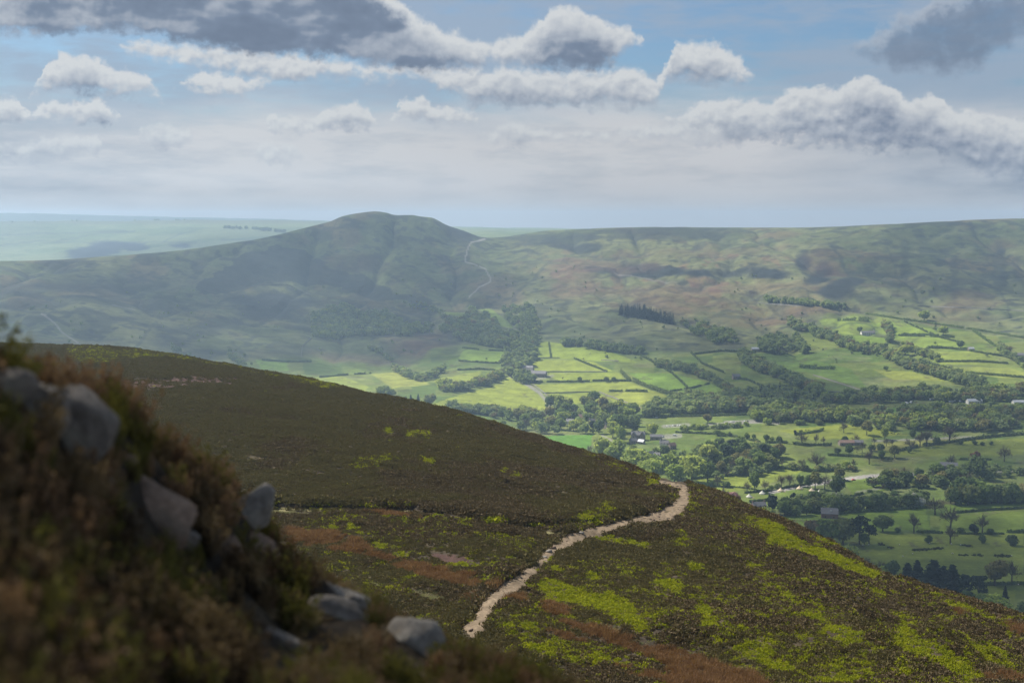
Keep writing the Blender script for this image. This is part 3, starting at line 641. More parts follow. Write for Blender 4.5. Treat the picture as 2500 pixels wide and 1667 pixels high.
SIDE = np.array([(1372,1322,7),(1350,1306,11),(1310,1297,12),(1250,1292,8),(1195,1284,7),(1140,1271,6),(1080,1260,6),(1010,1252,6),(850,1247,6),(720,1245,7),(630,1243,7)], float)
sq = pchip(np.arange(len(SIDE)), SIDE, np.linspace(0, len(SIDE)-1, 140)); V_ = []; c_l = []
for i in range(len(sq)):
    for j in range(4):
        h = hit_spur(sq[i, 0], sq[i, 1] + (j/3-.5)*sq[i, 2]*(.6 + .8*vnoise(i/4., 5))); V_.append((h.x, h.y, h.z + .06)); k = vnoise(h.x*.9, h.y*.9, 8)
        c_l.append(np.array((.15,.135,.065))*(.6+.8*k) if i > 12 else np.array((.17,.13,.09))*(.6+.8*k))
tag(put('side_path', mesh_data('side_path', np.array(V_), grid_faces(len(sq), 4), [M_PATH], True, None, np.array(c_l))), 'faint grassy side track leaving the footpath to the left', 'path', kind='structure')
# loose stones along the path edge
M_GRIT = None
def rock_mat(name, base, lich):
    m, nt_ = newmat(name); ov = objvec(nt_); a = noise(nt_, 3.2, 8, ov, .65); b = noise(nt_, 14, 6, ov, .7); c_ = noise(nt_, 1.3, 4, ov)
    col = ramp(nt_, a, [(.3, [x*.55 for x in base]), (.5, base), (.72, [min(1, x*1.35) for x in base])])
    col = mixc(nt_, ramp(nt_, c_, [(.52, (0,0,0)), (.62, (1,1,1))]), col, lich)
    col = mixc(nt_, 1.0, col, ramp(nt_, b, [(.3, (.7,.7,.7)), (.7, (1.2,1.2,1.2))]), 'MULTIPLY')
    finish(nt_, col, .92, b, .7, .03, .15); return m
M_ROCK = rock_mat('gritstone', (.150,.132,.114), (.21,.195,.16)); M_ROCKW = rock_mat('pale_gritstone', (.215,.195,.17), (.29,.27,.235)); M_ROCKB = rock_mat('peaty_stone', (.19,.135,.10), (.13,.10,.075))
def boulder(seed, dims, sub=5, rough=.34, mat=None):
    g = np.random.default_rng(seed); bm_ = __import__('bmesh').new(); __import__('bmesh').ops.create_icosphere(bm_, subdivisions=sub, radius=1)
    V = np.array([v.co[:] for v in bm_.verts]); F = np.array([[v.index for v in f.verts] for f in bm_.faces]); bm_.free()
    V = np.sign(V)*np.abs(V)**.62; V = V/np.abs(V).max()*1.02; V = V/(np.linalg.norm(V, axis=1, keepdims=True)**.35)
    for _ in range(9):                                  # worn flat faces
        n_v = unit(g.normal(size=3)); d_ = .58 + .32*g.random(); k = V @ n_v - d_; V = V - np.where(k > 0, k*.90, 0)[:, None]*n_v
    o3 = g.random(3)*50
    for f_, a_ in ((1.3, rough), (3.1, rough*.4), (7.5, rough*.2), (17, rough*.09)):
        nn = fbm(V[:, 0]*f_+o3[0]+V[:, 2]*f_*.7, V[:, 1]*f_+o3[1]-V[:, 2]*f_*.6, 3, seed) - .5; V = V * (1 + a_*nn)[:, None]
    return mesh_data('boulder', V*np.array(dims)/2, F, [mat or M_ROCK], True)
for i, (u_, v_) in enumerate([(1340,1347),(1352,1338),(1382,1322),(1420,1303),(1606,1262),(1596,1270),(1622,1178),(1600,1176),(1150,1540),(1330,1362),(1560,1275),(1640,1262)]):
    h = hit_spur(u_, v_); d_ = .35 + .35*rng.random()
    o = put('path_stone', boulder(300+i, (d_*1.3, d_, d_*.7), 2, .3, M_ROCKB if i % 3 else M_ROCKW), loc=(h.x, h.y, h.z+.08), rz=rng.random()*6)
    tag(o, 'loose weathered stone at the edge of the sandy footpath', 'stone', 'stones beside the footpath')

# ------------------------------------------------------------------ the bank: heather sprigs and gritstone boulders
M_SPR = [leafmat('sprig_red', [(.20,.118,.072), (.28,.18,.115), (.15,.09,.055), (.24,.155,.10)], .3), leafmat('sprig_brown', [(.155,.108,.06), (.22,.155,.09), (.11,.078,.045)], .25), leafmat('sprig_green', [(.11,.105,.028), (.16,.145,.04), (.085,.08,.028)], .3)]
def sprig_bush(seed, mat, ns=24, nl=17):
    g = np.random.default_rng(seed); parts = []
    for s in range(ns):
        a = g.random()*6.28; tl = .25 + .7*g.random(); L_ = .17 + .17*g.random()
        d_ = np.array([math.cos(a)*tl*.6, math.sin(a)*tl*.6, 1]); d_ /= np.linalg.norm(d_)
        t = np.linspace(0, 1, 5)[:, None]; b0 = np.array([g.normal()*.035, g.normal()*.035, -.03])
        P_ = b0 + d_*t*L_ + np.array([0, 0, .05])*t*t + g.normal(size=(1, 3))*.02*t
        parts.append(blades(P_[:-1], P_[1:], .0028, g))
        tt = .25 + .78*g.random(nl); q = b0 + d_*tt[:, None]*L_ + np.array([0, 0, .05])*(tt*tt)[:, None] + g.normal(size=(nl, 3))*.010
        parts.append(cards(q, g.normal(size=(nl, 3)), .0075*(.7+.8*g.random(nl)), 2.0, unit(d_ + g.normal(size=(nl, 3))*.45), g))
    V, F = cat(parts); return mesh_data('sprig_bush', V, F, [mat])
M_SPD = leafmat('sprig_painted_shade', [(.050,.034,.022), (.075,.05,.03), (.035,.025,.018), (.06,.05,.022)], .2)  # darker copy of the sprigs, painting shade into the lower bank
M_BGR = leafmat('bank_grass', [(.27,.21,.13), (.22,.15,.09), (.30,.25,.16)], .3)
def bank_tuft(seed):
    g = np.random.default_rng(seed); N = 70; b = np.concatenate([g.normal(size=(N, 2))*.05, np.zeros((N, 1))-.03], 1); t1 = b + np.concatenate([g.normal(size=(N, 2))*.06 + [.02, -.02], .14*(.6+.6*g.random((N, 1)))], 1); t2 = t1 + np.concatenate([g.normal(size=(N, 2))*.07 + [.05, -.04], .02+.05*g.random((N, 1))], 1)
    V, F = cat([blades(b, t1, .0035, g), blades(t1, t2, .0025, g)]); return mesh_data('bank_tuft', V, F, [M_BGR])
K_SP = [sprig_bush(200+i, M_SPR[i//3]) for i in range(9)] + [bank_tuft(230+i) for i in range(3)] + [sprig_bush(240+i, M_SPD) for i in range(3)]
A, B_, C_, D_ = BP[:-1, :-1], BP[:-1, 1:], BP[1:, 1:], BP[1:, :-1]
ar = np.linalg.norm(np.cross(B_-A, D_-A), axis=-1); cu, cv = project(np.where((A[..., 1:2] > .3), A, 1.0)); ok = (A[..., 1] > .8) & (cu > -260) & (cu < 1560) & (cv < 2050) & (np.broadcast_to(bt[:-1, None], ar.shape) < 3.5)
ex = np.where(ok, ar, 0).ravel(); nb = min(15000, int(ex.sum()*90)); k = rng.choice(len(ex), nb, p=ex/ex.sum()); a, b = rng.random((2, nb, 1)); f = lambda q: q.reshape(-1, 3)[k]
bp = (f(A)*(1-a) + f(B_)*a)*(1-b) + (f(D_)*(1-a) + f(C_)*a)*b
BOULD = [  # photograph position, width, height, tilt, which stone, words
 (22,897,120,80,10,M_ROCK,'grey boulder cut by the left edge above the larger boulders'), (85,985,150,125,25,M_ROCK,'big smooth grey boulder below the left edge stone among heather'), (190,1050,165,165,48,M_ROCK,'largest grey boulder leaning down the bank beside its smooth neighbour'),
 (392,1245,200,120,38,M_ROCKB,'brown slab with a pale top edge over a dark hollow'), (612,1235,96,150,62,M_ROCKW,'rounded grey boulder standing out at the right edge of the heather bank'), (640,1335,80,56,40,M_ROCKB,'dark low block tucked under the rounded boulder'),
 (842,1400,140,50,30,M_ROCKW,'flat pale stone lying in heather halfway down the bank'), (826,1488,130,60,26,M_ROCK,'grey stone half buried below the flat pale stone'), (1012,1550,132,120,50,M_ROCKW,'pale whitish boulder at the foot of the blurred bank'),
 (318,1120,40,26,10,M_ROCKB,'small peach coloured stone above the brown slab'), (252,1182,46,44,30,M_ROCK,'small grey stone in heather left of the brown slab'), (462,1318,50,60,20,M_ROCK,'small grey stone below the brown slab'), (690,1560,150,46,18,M_ROCK,'low grey stone showing through grass near the bottom edge'),
 (880,1440,70,40,30,M_ROCKW,'small pale stone touching the flat pale stone'), (560,1330,90,70,60,M_ROCKB,'brown stone in the hollow left of the rounded boulder')]
bkeep = np.ones(nb, bool); bu_, bv2 = project(bp)
for i, (u_, v_, w_, h_, tl, m_, lb) in enumerate(BOULD):
    p = hit_bank(u_, v_ + h_*.18); s = mpp(p); dpt = .75*min(w_, h_*1.5); flat = 1.6 if h_ < w_*.55 else 1.0
    o = put('boulder', boulder(400+i, (w_*s*1.16, dpt*s*1.2, h_*s*1.12), 4, .30, m_)); o.location = p + Vector((0, -.22*dpt*s, .12*h_*s)); o.rotation_euler = (rng.normal()*.15, R(tl)*.75, rng.normal()*.25)
    tag(o, lb, 'boulder', 'gritstone boulders on the heather bank')
    e = np.hypot((bu_-u_)/(w_*.52*flat), (bv2-v_ + 6)/(h_*.5*flat*1.1)); rr_ = np.hypot(bp[:, 0], bp[:, 1])
    bkeep &= ~((e < 1.0) & (rr_ < math.hypot(p.x, p.y) + .35)) & ~((np.abs(bu_-u_) < w_*.48) & (bv2 > v_) & (bv2 < v_ + h_*.75+20*flat**3) & (rr_ < math.hypot(p.x, p.y)))
bkeep &= fbm(bp[:, 0]/.42+7, bp[:, 1]/.42, 3, 97) + .25*rng.random(len(bp)) < .70
bp = bp[bkeep]; nb = len(bp); bu_, bv2 = bu_[bkeep], bv2[bkeep]
q1 = fbm(bp[:, 0]/.5, bp[:, 1]/.5, 3, 96); bi = np.where(q1 > .60, 2, np.where(q1 + .16*sstep(350, -100, bv2-1000) > .46, 0, 1))
bi = np.where((bv2 > 1350) & (rng.random(nb) < .18), 2, bi)
bi = np.where((rng.random(nb) < .40*sstep(450, 800, bu_)) & (fbm(bp[:, 0]/.7, bp[:, 1]/.7, 2, 99) > .44), 3, bi)
bi = np.where((bi < 3) & (rng.random(nb) < (.40)*sstep(1150, 1400, bv2 + (q1-.5)*500)*sstep(900, 550, bu_)), 4, bi)  # shade towards the lower left put in by sprig colour
bs = (.55 + .55*rng.random(nb))*(.6 + .9*fbm(bp[:, 0]/.8, bp[:, 1]/.8, 2, 98)); bs *= np.where(bu_ > 900, .8, 1) * np.interp(bu_, [0, 200, 450, 650, 900], [1.05, .96, .86, .82, .88])
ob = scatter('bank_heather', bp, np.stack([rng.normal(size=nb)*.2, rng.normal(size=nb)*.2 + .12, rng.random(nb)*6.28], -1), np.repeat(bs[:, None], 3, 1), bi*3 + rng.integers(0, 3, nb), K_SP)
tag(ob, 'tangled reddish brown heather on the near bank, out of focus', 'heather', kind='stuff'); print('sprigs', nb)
# ------------------------------------------------------------------ valley trees
M_BARK = plain('bark', (.085,.070,.055), .95, .35, 2.0)
LM = {'bright': leafmat('leaf_spring', [(.30,.36,.085), (.25,.32,.07), (.33,.37,.10), (.27,.34,.08)], .5), 'mid': leafmat('leaf_green', [(.14,.20,.055), (.175,.23,.06), (.115,.17,.052), (.19,.21,.075)], .42),
      'deep': leafmat('leaf_deep', [(.095,.14,.052), (.125,.17,.055), (.105,.14,.06)], .38), 'olive': leafmat('leaf_bud', [(.19,.17,.065), (.21,.20,.08), (.17,.18,.055), (.22,.17,.085)], .4),
      'dark': leafmat('leaf_yew', [(.018,.030,.018), (.026,.042,.022), (.022,.034,.024)], .1), 'bare': leafmat('twigs', [(.115,.090,.068), (.10,.085,.062), (.14,.10,.075), (.12,.11,.07)], .1, 1),
      'pink': leafmat('pink_blossom', [(.38,.20,.21), (.30,.16,.17)], .3), 'white': leafmat('white_blossom', [(.58,.58,.52), (.5,.5,.46)], .3), 'rust': leafmat('copper_leaf', [(.20,.10,.06), (.17,.08,.05)], .3)}
def limb_mesh(seed, h, spread, th, nl=6, cr=.62, name='trunk'):
    g = np.random.default_rng(seed); m = MB(); lean = g.normal(size=2)*.03*h
    m.tube([(0,0,-.4), (lean[0]*.3,lean[1]*.3,h*.22), (lean[0],lean[1],h*.5), (lean[0]*1.3,lean[1]*1.3,h*.78)], [th*1.25, th*.95, th*.6, th*.15], 6)
    for i in range(nl):
        a = 6.28*i/nl + g.random(); z = h*(.22 + .3*g.random()); r = spread*(.5+.4*g.random())
        m.tube([(lean[0]*.4,lean[1]*.4,z), (math.cos(a)*r*.5, math.sin(a)*r*.5, z+h*.14), (math.cos(a)*r, math.sin(a)*r, z+h*(.26+.1*g.random()))], [th*.5, th*.33, th*.08], 5)
    return m.data(name, [M_BARK], True)
def leafy(seed, h, rx, rz, zc, mat, lobes=15, per=52, ls=.5, name='crown'):
    """rounded crown of many leaf clumps with an uneven outline"""
    g = np.random.default_rng(seed); parts = []
    L = sph(lobes, g); L[:, 2] = L[:, 2]*.9 + .08; R_ = (.48 + .30*g.random((lobes, 1)))
    cen = L*R_*np.array([rx, rx, rz]) + [0, 0, zc]; lr = (.40 + .24*g.random(lobes))*min(rx, rz*1.1)
    for c_, r_ in zip(cen, lr):
        d = sph(per, g); rad = r_*(.70 + .42*g.random((per, 1))); q = c_ + d*rad*[1, 1, .85]
        parts.append(cards(q, unit(d + [0, 0, .35]) + g.normal(size=(per, 3))*.45, ls*(.6+.7*g.random(per)), 1.25, None, g))
    V, F = cat(parts); return mesh_data(name, V, F, [mat])
def twiggy(seed, h, rx, rz, zc, mat, name='crown', n1=11, n2=8, n3=9):
    """leafless crown: limbs dividing into fine twigs"""
    g = np.random.default_rng(seed); B0, T0, W0 = [], [], []
    for i in range(n1):
        a = 6.28*i/n1 + g.random()*.7; el = .05 + 1.35*g.random(); d = np.array([math.cos(a)*math.cos(el), math.sin(a)*math.cos(el), math.sin(el)])
        s0 = np.array([0, 0, zc - rz*(.85 - .45*g.random())]); e0 = s0 + d*np.array([rx, rx, rz*1.1])*(.55+.25*g.random())
        B0.append(s0); T0.append(e0); W0.append(h*.011)
        for j in range(n2):
            t = .35 + .65*g.random(); s1 = s0 + (e0-s0)*t; d1 = unit(d + g.normal(size=3)*.65 + [0, 0, .25]); e1 = s1 + d1*np.array([rx, rx, rz])*(.25+.3*g.random())
            B0.append(s1); T0.append(e1); W0.append(h*.0065)
            for k in range(n3):
                t2 = .25 + .75*g.random(); s2 = s1 + (e1-s1)*t2; d2 = unit(d1 + g.normal(size=3)*.8 + [0, 0, .2]); e2 = s2 + d2*rx*(.14+.2*g.random())
                B0.append(s2); T0.append(e2); W0.append(h*.0048)
    V, F = blades(np.array(B0), np.array(T0), np.array(W0), g); return mesh_data(name, V, F, [mat])
def conical(seed, h, rx, mat, layers=17, z0=.10, name='crown', flat=.25):
    g = np.random.default_rng(seed); parts = []
    for i in range(layers):
        f = i/(layers-1); z = h*(z0 + (1-z0)*f); r = rx*(1-f)**.8*(.8+.35*g.random()) + .12
        nb_ = max(5, int(13*(1-f)+4))
        for k in range(nb_):
            a = 6.28*k/nb_ + g.random()*.8; rr = r*(.65+.5*g.random()); m_ = 5
            t = np.linspace(.25, 1, m_)[:, None]; q = np.array([math.cos(a)*rr, math.sin(a)*rr, -flat*rr])*t + [0, 0, z + flat*.3*rr] + g.normal(size=(m_, 3))*.10
            parts.append(cards(q, g.normal(size=(m_, 3))*.5 + [0, 0, 1], .34*(.7+.6*g.random(m_))*(h/10), 1.5, None, g))
    V, F = cat(parts); return mesh_data(name, V, F, [mat])
def pine_crown(seed, h, rx, mat, name='crown'):
    g = np.random.default_rng(seed); parts = []
    for i in range(16):
        a = g.random()*6.28; z = h*(.48 + .48*g.random()); r = rx*(1.05 - (z/h-.45)*1.2)*(.35+.65*g.random()); c_ = np.array([math.cos(a)*r, math.sin(a)*r, z]); s_q = h*(.10+.06*g.random())
        d = sph(40, g); q = c_ + d*s_q*np.array([1.25, 1.25, .55])*(.7+.4*g.random((40, 1)))
        parts.append(cards(q, d + g.normal(size=(40, 3))*.5 + [0, 0, .4], .36*(h/10)*(.7+.6*g.random(40)), 1.3, None, g))
    V, F = cat(parts); return mesh_data(name, V, F, [mat])
# each kind: list of (trunk mesh, crown mesh), all drawn 10 m tall
KINDS = {}
for kd, mt, rx in (('bright','bright',4.3), ('mid','mid',3.9), ('deep','deep',3.9), ('olive','olive',4.0), ('rust','rust',3.6)):
    KINDS[kd] = [(limb_mesh(500+i, 10, rx*.8, .34), leafy(510+i+len(KINDS)*10, 10, rx*(.9+.07*i), 3.9, 5.7, LM[mt], 16+i, 62, .52)) for i in range(4)]
KINDS['bare'] = [(limb_mesh(540+i, 10, 3.4, .30, 8), twiggy(550+i, 10, 4.1+.25*i, 4.4, 5.4, LM['bare'])) for i in range(4)]
KINDS['conifer'] = [(limb_mesh(560+i, 10, .3, .22, 0), conical(570+i, 10, 2.3+.25*i, LM['dark'])) for i in range(3)]
KINDS['yew'] = [(limb_mesh(580+i, 10, .3, .3, 2), leafy(585+i, 10, 2.4, 4.6, 5.0, LM['dark'], 18, 62, .48)) for i in range(2)]
KINDS['pine'] = [(limb_mesh(590+i, 10, 2.4, .26, 6), pine_crown(595+i, 10, 3.5, LM['dark'])) for i in range(3)]
KINDS['dark'] = [(limb_mesh(500+i, 10, 3, .32), leafy(605+i, 10, 4.1, 4.1, 5.3, LM['deep'], 16, 62, .52)) for i in range(3)]
for kd, mt in (('bush','mid'), ('paleshrub','bright'), ('darkbush','deep'), ('hawthorn','deep'), ('pink','pink'), ('white','white')):
    KINDS[kd] = [(limb_mesh(620+i, 8, 2.5, .22), leafy(630+i+len(KINDS)*7, 10, 6.2 if kd not in ('white','hawthorn') else 4.8, 4.6, 4.9, LM[mt], 14, 50, .75)) for i in range(3)]
KINDS['bareshrub'] = [(limb_mesh(650+i, 8, 3, .18), twiggy(655+i, 10, 5.2, 4.4, 5.0, LM['bare'], n1=12)) for i in range(3)]
TREE_NAME = {'conifer':'conifer_tree','yew':'yew_tree','pine':'pine_tree','bare':'leafless_tree','bush':'bush','paleshrub':'bush','darkbush':'bush','hawthorn':'hawthorn_tree','bareshrub':'leafless_shrub','pink':'blossom_tree','white':'blossom_tree'}
TREE_CAT = {'conifer':'conifer','bush':'bush','paleshrub':'bush','darkbush':'bush','bareshrub':'shrub'}
n_tree = [0]
def tree(kind, u, v, hpx, label, group=None, w=1.0, parts=True):
    p, _ = hit(u, v)
    if p is None: return
    hm_ = hpx*mpp(p)*(1.25 if kind == 'bright' else 1.12 if kind not in ('conifer','yew','hawthorn','bush','darkbush') else 1.05); tk, cr = random.choice(KINDS[kind]); nm = TREE_NAME.get(kind, 'broadleaf_tree')
    sc = (hm_/10*w*1.08*(.9+.2*random.random()),)*2 + (hm_/10,); n_tree[0] += 1
    r = bpy.data.objects.new(nm, None); COL.objects.link(r); r.location = p; r.rotation_euler = (0, 0, random.random()*6.28); r.scale = sc
    for k, me in (('trunk', tk), ('crown', cr)):
        c_ = bpy.data.objects.new(k, me); COL.objects.link(c_); c_.parent = r
    tag(r, label, TREE_CAT.get(kind, 'tree'), group); return r
LP_ = 'in the lower right pasture'
HAND = [
 ('mid',2155,1297,36,'rounded green tree standing alone left of the bare trees '+LP_,1), ('bare',2231,1301,50,'pale bare tree right of the lone green tree '+LP_,.95), ('bare',2283,1256,46,'brown bare tree under the wood edge at the left end of a dark wall',1.05),
 ('bare',2320,1288,54,'tall brown bare tree behind a smaller bare tree '+LP_,1.05), ('bare',2320,1326,44,'smaller brown bare tree in front of the tall bare tree',1), ('bare',2398,1303,47,'slender bare tree beside a dark evergreen bush on the field boundary',.8),
 ('yew',2378,1304,26,'dark evergreen bush left of the slender bare tree',1.3), ('darkbush',2419,1304,13,'small dark bush right of the slender bare tree',.9), ('darkbush',2344,1302,14,'small dark bush behind the trunk of the brown bare trees',1), ('bush',2191,1299,11,'tiny round bush between the lone green tree and the pale bare tree',.9),
 ('hawthorn',2267,1325,18,'windswept hawthorn below the pale bare tree',.9), ('hawthorn',2398,1325,18,'small hawthorn below the slender bare tree',.9), ('hawthorn',2470,1331,23,'broad hawthorn near the right edge of the lower pasture',1.1),
 ('olive',1985,1322,48,'yellowish budding tree at the left end of the tree clump below the stone barn',1), ('mid',2022,1326,54,'broad green tree second from the left in the clump below the barn',1), ('mid',2058,1328,58,'tallest broad green tree in the clump below the barn',.95), ('pine',2098,1328,60,'dark pine rising at the right of the clump below the barn',1),
 ('pine',2122,1327,42,'short dark pine at the right end of the clump below the barn',.9), ('mid',2110,1329,26,'small green tree under the two dark pines of the clump',.8), ('paleshrub',2072,1374,38,'pale green willow just over the hillside edge below the clump',.9), ('bareshrub',2025,1345,34,'pale bare shrub half hidden behind the hillside below the clump',1),
 ('bareshrub',2118,1388,34,'bare grey shrub by the hillside edge right of the pale willow',.8), ('bareshrub',2150,1400,34,'bare shrub between the grey shrub and a dark green bush',.9), ('deep',2180,1410,36,'dark green bush tree at the hillside edge left of the conifers',.9), ('paleshrub',2160,1408,22,'bright yellow green bush at the hillside edge left of the conifers',1),
 ('conifer',2215,1424,44,'leftmost short conifer of the dark conifer row',1.75), ('conifer',2238,1430,56,'slender tall conifer second from left in the dark row',1.49), ('conifer',2278,1442,66,'tallest broad conifer in the middle of the dark row',1.93), ('conifer',2303,1447,58,'conifer right behind the tallest one of the dark row',1.57), ('conifer',2324,1452,64,'pointed conifer near the right of the dark row',1.75), ('pine',2350,1458,46,'low spreading pine at the right end of the dark conifer row',1.2),
 ('pine',2388,1466,52,'lone dark pine between the conifer row and the budding oak',1), ('conifer',2453,1484,46,'small conifer standing below the bare tree at the hillside edge',.9), ('bush',2362,1468,26,'green bush below the low spreading pine',1), ('bush',2400,1478,26,'green bush under the lone dark pine',1), ('paleshrub',2430,1496,36,'light green shrub left of the small conifer at the hillside edge',1), ('paleshrub',2470,1514,26,'yellow green shrub lowest on the hillside edge',1), ('deep',2502,1520,42,'dark green tree cut by the right edge at the hillside',.8),
 ('olive',2428,1429,58,'budding oak with bent trunk beside a tall bare tree',.95), ('bare',2470,1427,60,'tall bare tree with a straight trunk right of the budding oak',.75),
 ('bare',2060,1056,30,'bare tree left of a budding tree in the middle pasture',.8), ('olive',2116,1062,31,'budding brownish tree alone in the middle pasture',.75), ('bright',2159,1072,25,'small pale green pointed tree in the middle pasture',.55), ('bare',2246,1091,38,'left one of two big bare trees on the middle hedge',.85), ('bare',2262,1089,46,'right and taller one of two big bare trees on the middle hedge',.85), ('bare',2318,1081,44,'big bare tree alone at the right on the middle hedge',.95), ('darkbush',2288,1085,17,'dark bush between the big bare trees on the middle hedge',.7),
 ('darkbush',2228,1068,18,'dark bush behind the two big bare trees',.7), ('darkbush',2063,1080,15,'dark round bush by the terracotta roofed barn',.8), ('bareshrub',2090,1078,20,'bare shrub behind the terracotta roofed barn',.9), ('bare',2134,1085,20,'small bare tree right of the terracotta roofed barn',.7), ('bare',2164,1089,23,'small bare tree left of its twin in the yellow field',.7), ('bare',2178,1089,19,'small bare twin tree in the yellow field',.8),
 ('bareshrub',2222,1098,32,'wide bare thorn thicket below the two big bare trees',.9), ('darkbush',2220,1105,12,'small bush at the foot of the bare thorn thicket',.8), ('olive',2184,1118,27,'spreading small oak standing in the sheep pasture',.9), ('bare',2122,1133,38,'pinkish bare tree beside a green one left of the spreading oak',.9), ('mid',2152,1123,23,'green tree beside the pinkish bare tree',.8), ('darkbush',2150,1101,17,'dark bush above the pinkish bare tree',.8), ('darkbush',2129,1101,15,'dark bush left of the other dark bush above the pinkish tree',.8),
 ('bare',2105,1105,31,'tall thin bare tree below the terracotta roofed barn',.6), ('bare',2092,1105,22,'short thin bare tree below the terracotta roofed barn',.7), ('deep',2073,1109,22,'round dark tree left of the thin bare trees',.8), ('deep',2044,1111,17,'round dark bush left of the round dark tree',.9), ('bare',2322,1141,34,'bare tree above the grey roofed barn',.9), ('rust',2380,1140,34,'pinkish budding tree behind a dark green tree by the parked van',.8), ('deep',2385,1168,48,'large dark green tree by the parked van',.85), ('bare',2452,1127,42,'bare tree on the boundary at the right of the long pasture',.75),
 ('yew',2174,1197,26,'dark pointed evergreen by the bend of the field track',1.2), ('bareshrub',2156,1195,17,'dark bare shrub left of the pointed evergreen',.9), ('bright',2064,1145,18,'small bright bush under the tree row above the lane',.9), ('bare',2084,1145,27,'bare tree on the tree row above the lane',.7), ('hawthorn',2346,1085,10,'leftmost tiny hawthorn under the middle hedge',.9), ('hawthorn',2379,1085,11,'larger tiny hawthorn under the middle hedge',1), ('darkbush',2398,1087,8,'low dark bush right of the tiny hawthorns',1), ('hawthorn',2420,1086,9,'rightmost tiny hawthorn under the middle hedge',.9),
 ('white',2235,1237,34,'white blossoming tree standing against the dark belt',.5), ('white',2246,1237,20,'low white blossoming bush beside the white blossoming tree',.9),
 ('bright',1646,1182,42,'bright domed beech just over the hillside edge by the path top',1.1), ('bright',1688,1176,52,'big bright beech right of the domed beech by the path top',.9), ('bright',1730,1142,46,'tall bright beech above the other beeches near the path top',.85), ('mid',1727,1172,44,'green beech right of the big bright beech',.85), ('dark',1672,1187,20,'low dark rounded bush beneath the beeches at the path top',1.6),
 ('deep',1622,1116,28,'dark green tree behind the beeches',.9), ('bright',1634,1150,36,'bright beech in the middle of the beech row',.9), ('mid',1658,1150,36,'upright green beech at the right of the beech row',.75), ('bright',1550,1150,44,'wide bright beech at the left of the beech row',1.2), ('bright',1590,1172,46,'bright rounded beech in front of the beech row at the hillside edge',1), ('mid',1612,1150,36,'green beech behind the bright rounded one',.9), ('bright',1470,1124,48,'tall narrow bright tree left of the beech row',.7), ('bright',1502,1130,50,'tall bright tree second left of the beech row',.85), ('bareshrub',1437,1110,26,'bare grey tree over the hillside edge left of the tall bright tree',.8), ('bare',1458,1090,26,'bare tree on the lane corner by the green field',.9),
 ('bright',1516,1080,36,'bright rounded tree left of the stone house',.75), ('bright',1496,1068,32,'bright rounded tree further left of the stone house',.7), ('dark',1510,1056,44,'large dark tree behind the bright trees by the stone house',.9), ('dark',1546,1056,38,'dark tree right behind the stone house',.8), ('dark',1462,1058,32,'dark tree in the village wood left of the stone house',.8), ('yew',1450,1052,28,'dark evergreen at the village wood edge',1.2), ('paleshrub',1592,1060,26,'pale tree right of the stone house',.7), ('darkbush',1506,1082,10,'dark bush below the bright rounded trees at the lane',1),
 ('bush',1734,1187,17,'round green bush in the sunny pasture over the hillside edge',.75), ('bare',1752,1188,33,'bare tree right of the round green bush',.6), ('bush',1775,1189,15,'wide bush right of the bare tree in the sunny pasture',1.1), ('mid',1842,1200,46,'tall green tree in the middle of the sunny pasture boundary',.6), ('bare',1824,1200,28,'bare tree left against the tall green tree',.8), ('bare',1868,1198,30,'bare tree right of the tall green tree',.7), ('bush',1882,1195,11,'small bush left of the bell tents',.9), ('bush',1898,1193,13,'second small bush left of the bell tents',.9),
 ('bare',1908,1190,36,'bare tree at the left of the lane above the tents',.75), ('bare',1928,1188,36,'wide bare tree second along the lane above the tents',.85), ('mid',1954,1187,28,'green tree third along the lane above the tents',.7), ('mid',1972,1192,32,'green tree fourth along the lane above the tents',.6), ('olive',1990,1193,37,'budding tree fifth along the lane above the tents',.8), ('bare',2013,1195,42,'bare tree sixth along the lane above the tents',.8), ('deep',2042,1212,50,'big dark green tree at the right of the tents',.9), ('olive',2050,1172,26,'budding tree at the right end of the lane row',.8),
 ('pink',1788,1222,20,'pink blossoming cherry behind the hillside edge left of the tents',.9), ('rust',1802,1224,15,'reddish bush right of the pink cherry',.9), ('bare',1768,1220,34,'thin bare tree left of the pink cherry',.8), ('yew',1884,1254,50,'tall dark yew below the tents',.85), ('yew',1936,1226,26,'dark yew behind the belt below the tents',.9), ('paleshrub',1870,1266,26,'pale round tree by the dark red cottage',1.1),
 ('rust',1456,1030,16,'copper leaved tree in the village wood',.8), ('bare',1958,1086,33,'bare tree at the left on the upper pasture hedge',1), ('bare',1992,1086,29,'slim bare tree right on the upper pasture hedge',.6), ('bare',2010,1086,22,'smallest bare tree on the upper pasture hedge',.7), ('bush',1752,1064,15,'wide bush at the left of the rushy field',.9), ('bush',1766,1065,11,'bush against the wide bush in the rushy field',.9), ('darkbush',1781,1065,11,'dark bush right of the wide bush in the rushy field',.8), ('bush',1824,1071,15,'round bush at the middle of the rushy field',.75), ('bush',1841,1071,12,'smaller round bush at the middle of the rushy field',.7), ('bush',1870,1075,15,'round bush at the right of the rushy field',.7), ('bush',1884,1077,11,'low bush at the right of the rushy field',.9), ('darkbush',1902,1080,15,'dark bush ending the row in the rushy field',.8), ('yew',1941,1062,14,'dark upright bush on the green knoll hedge',.8),
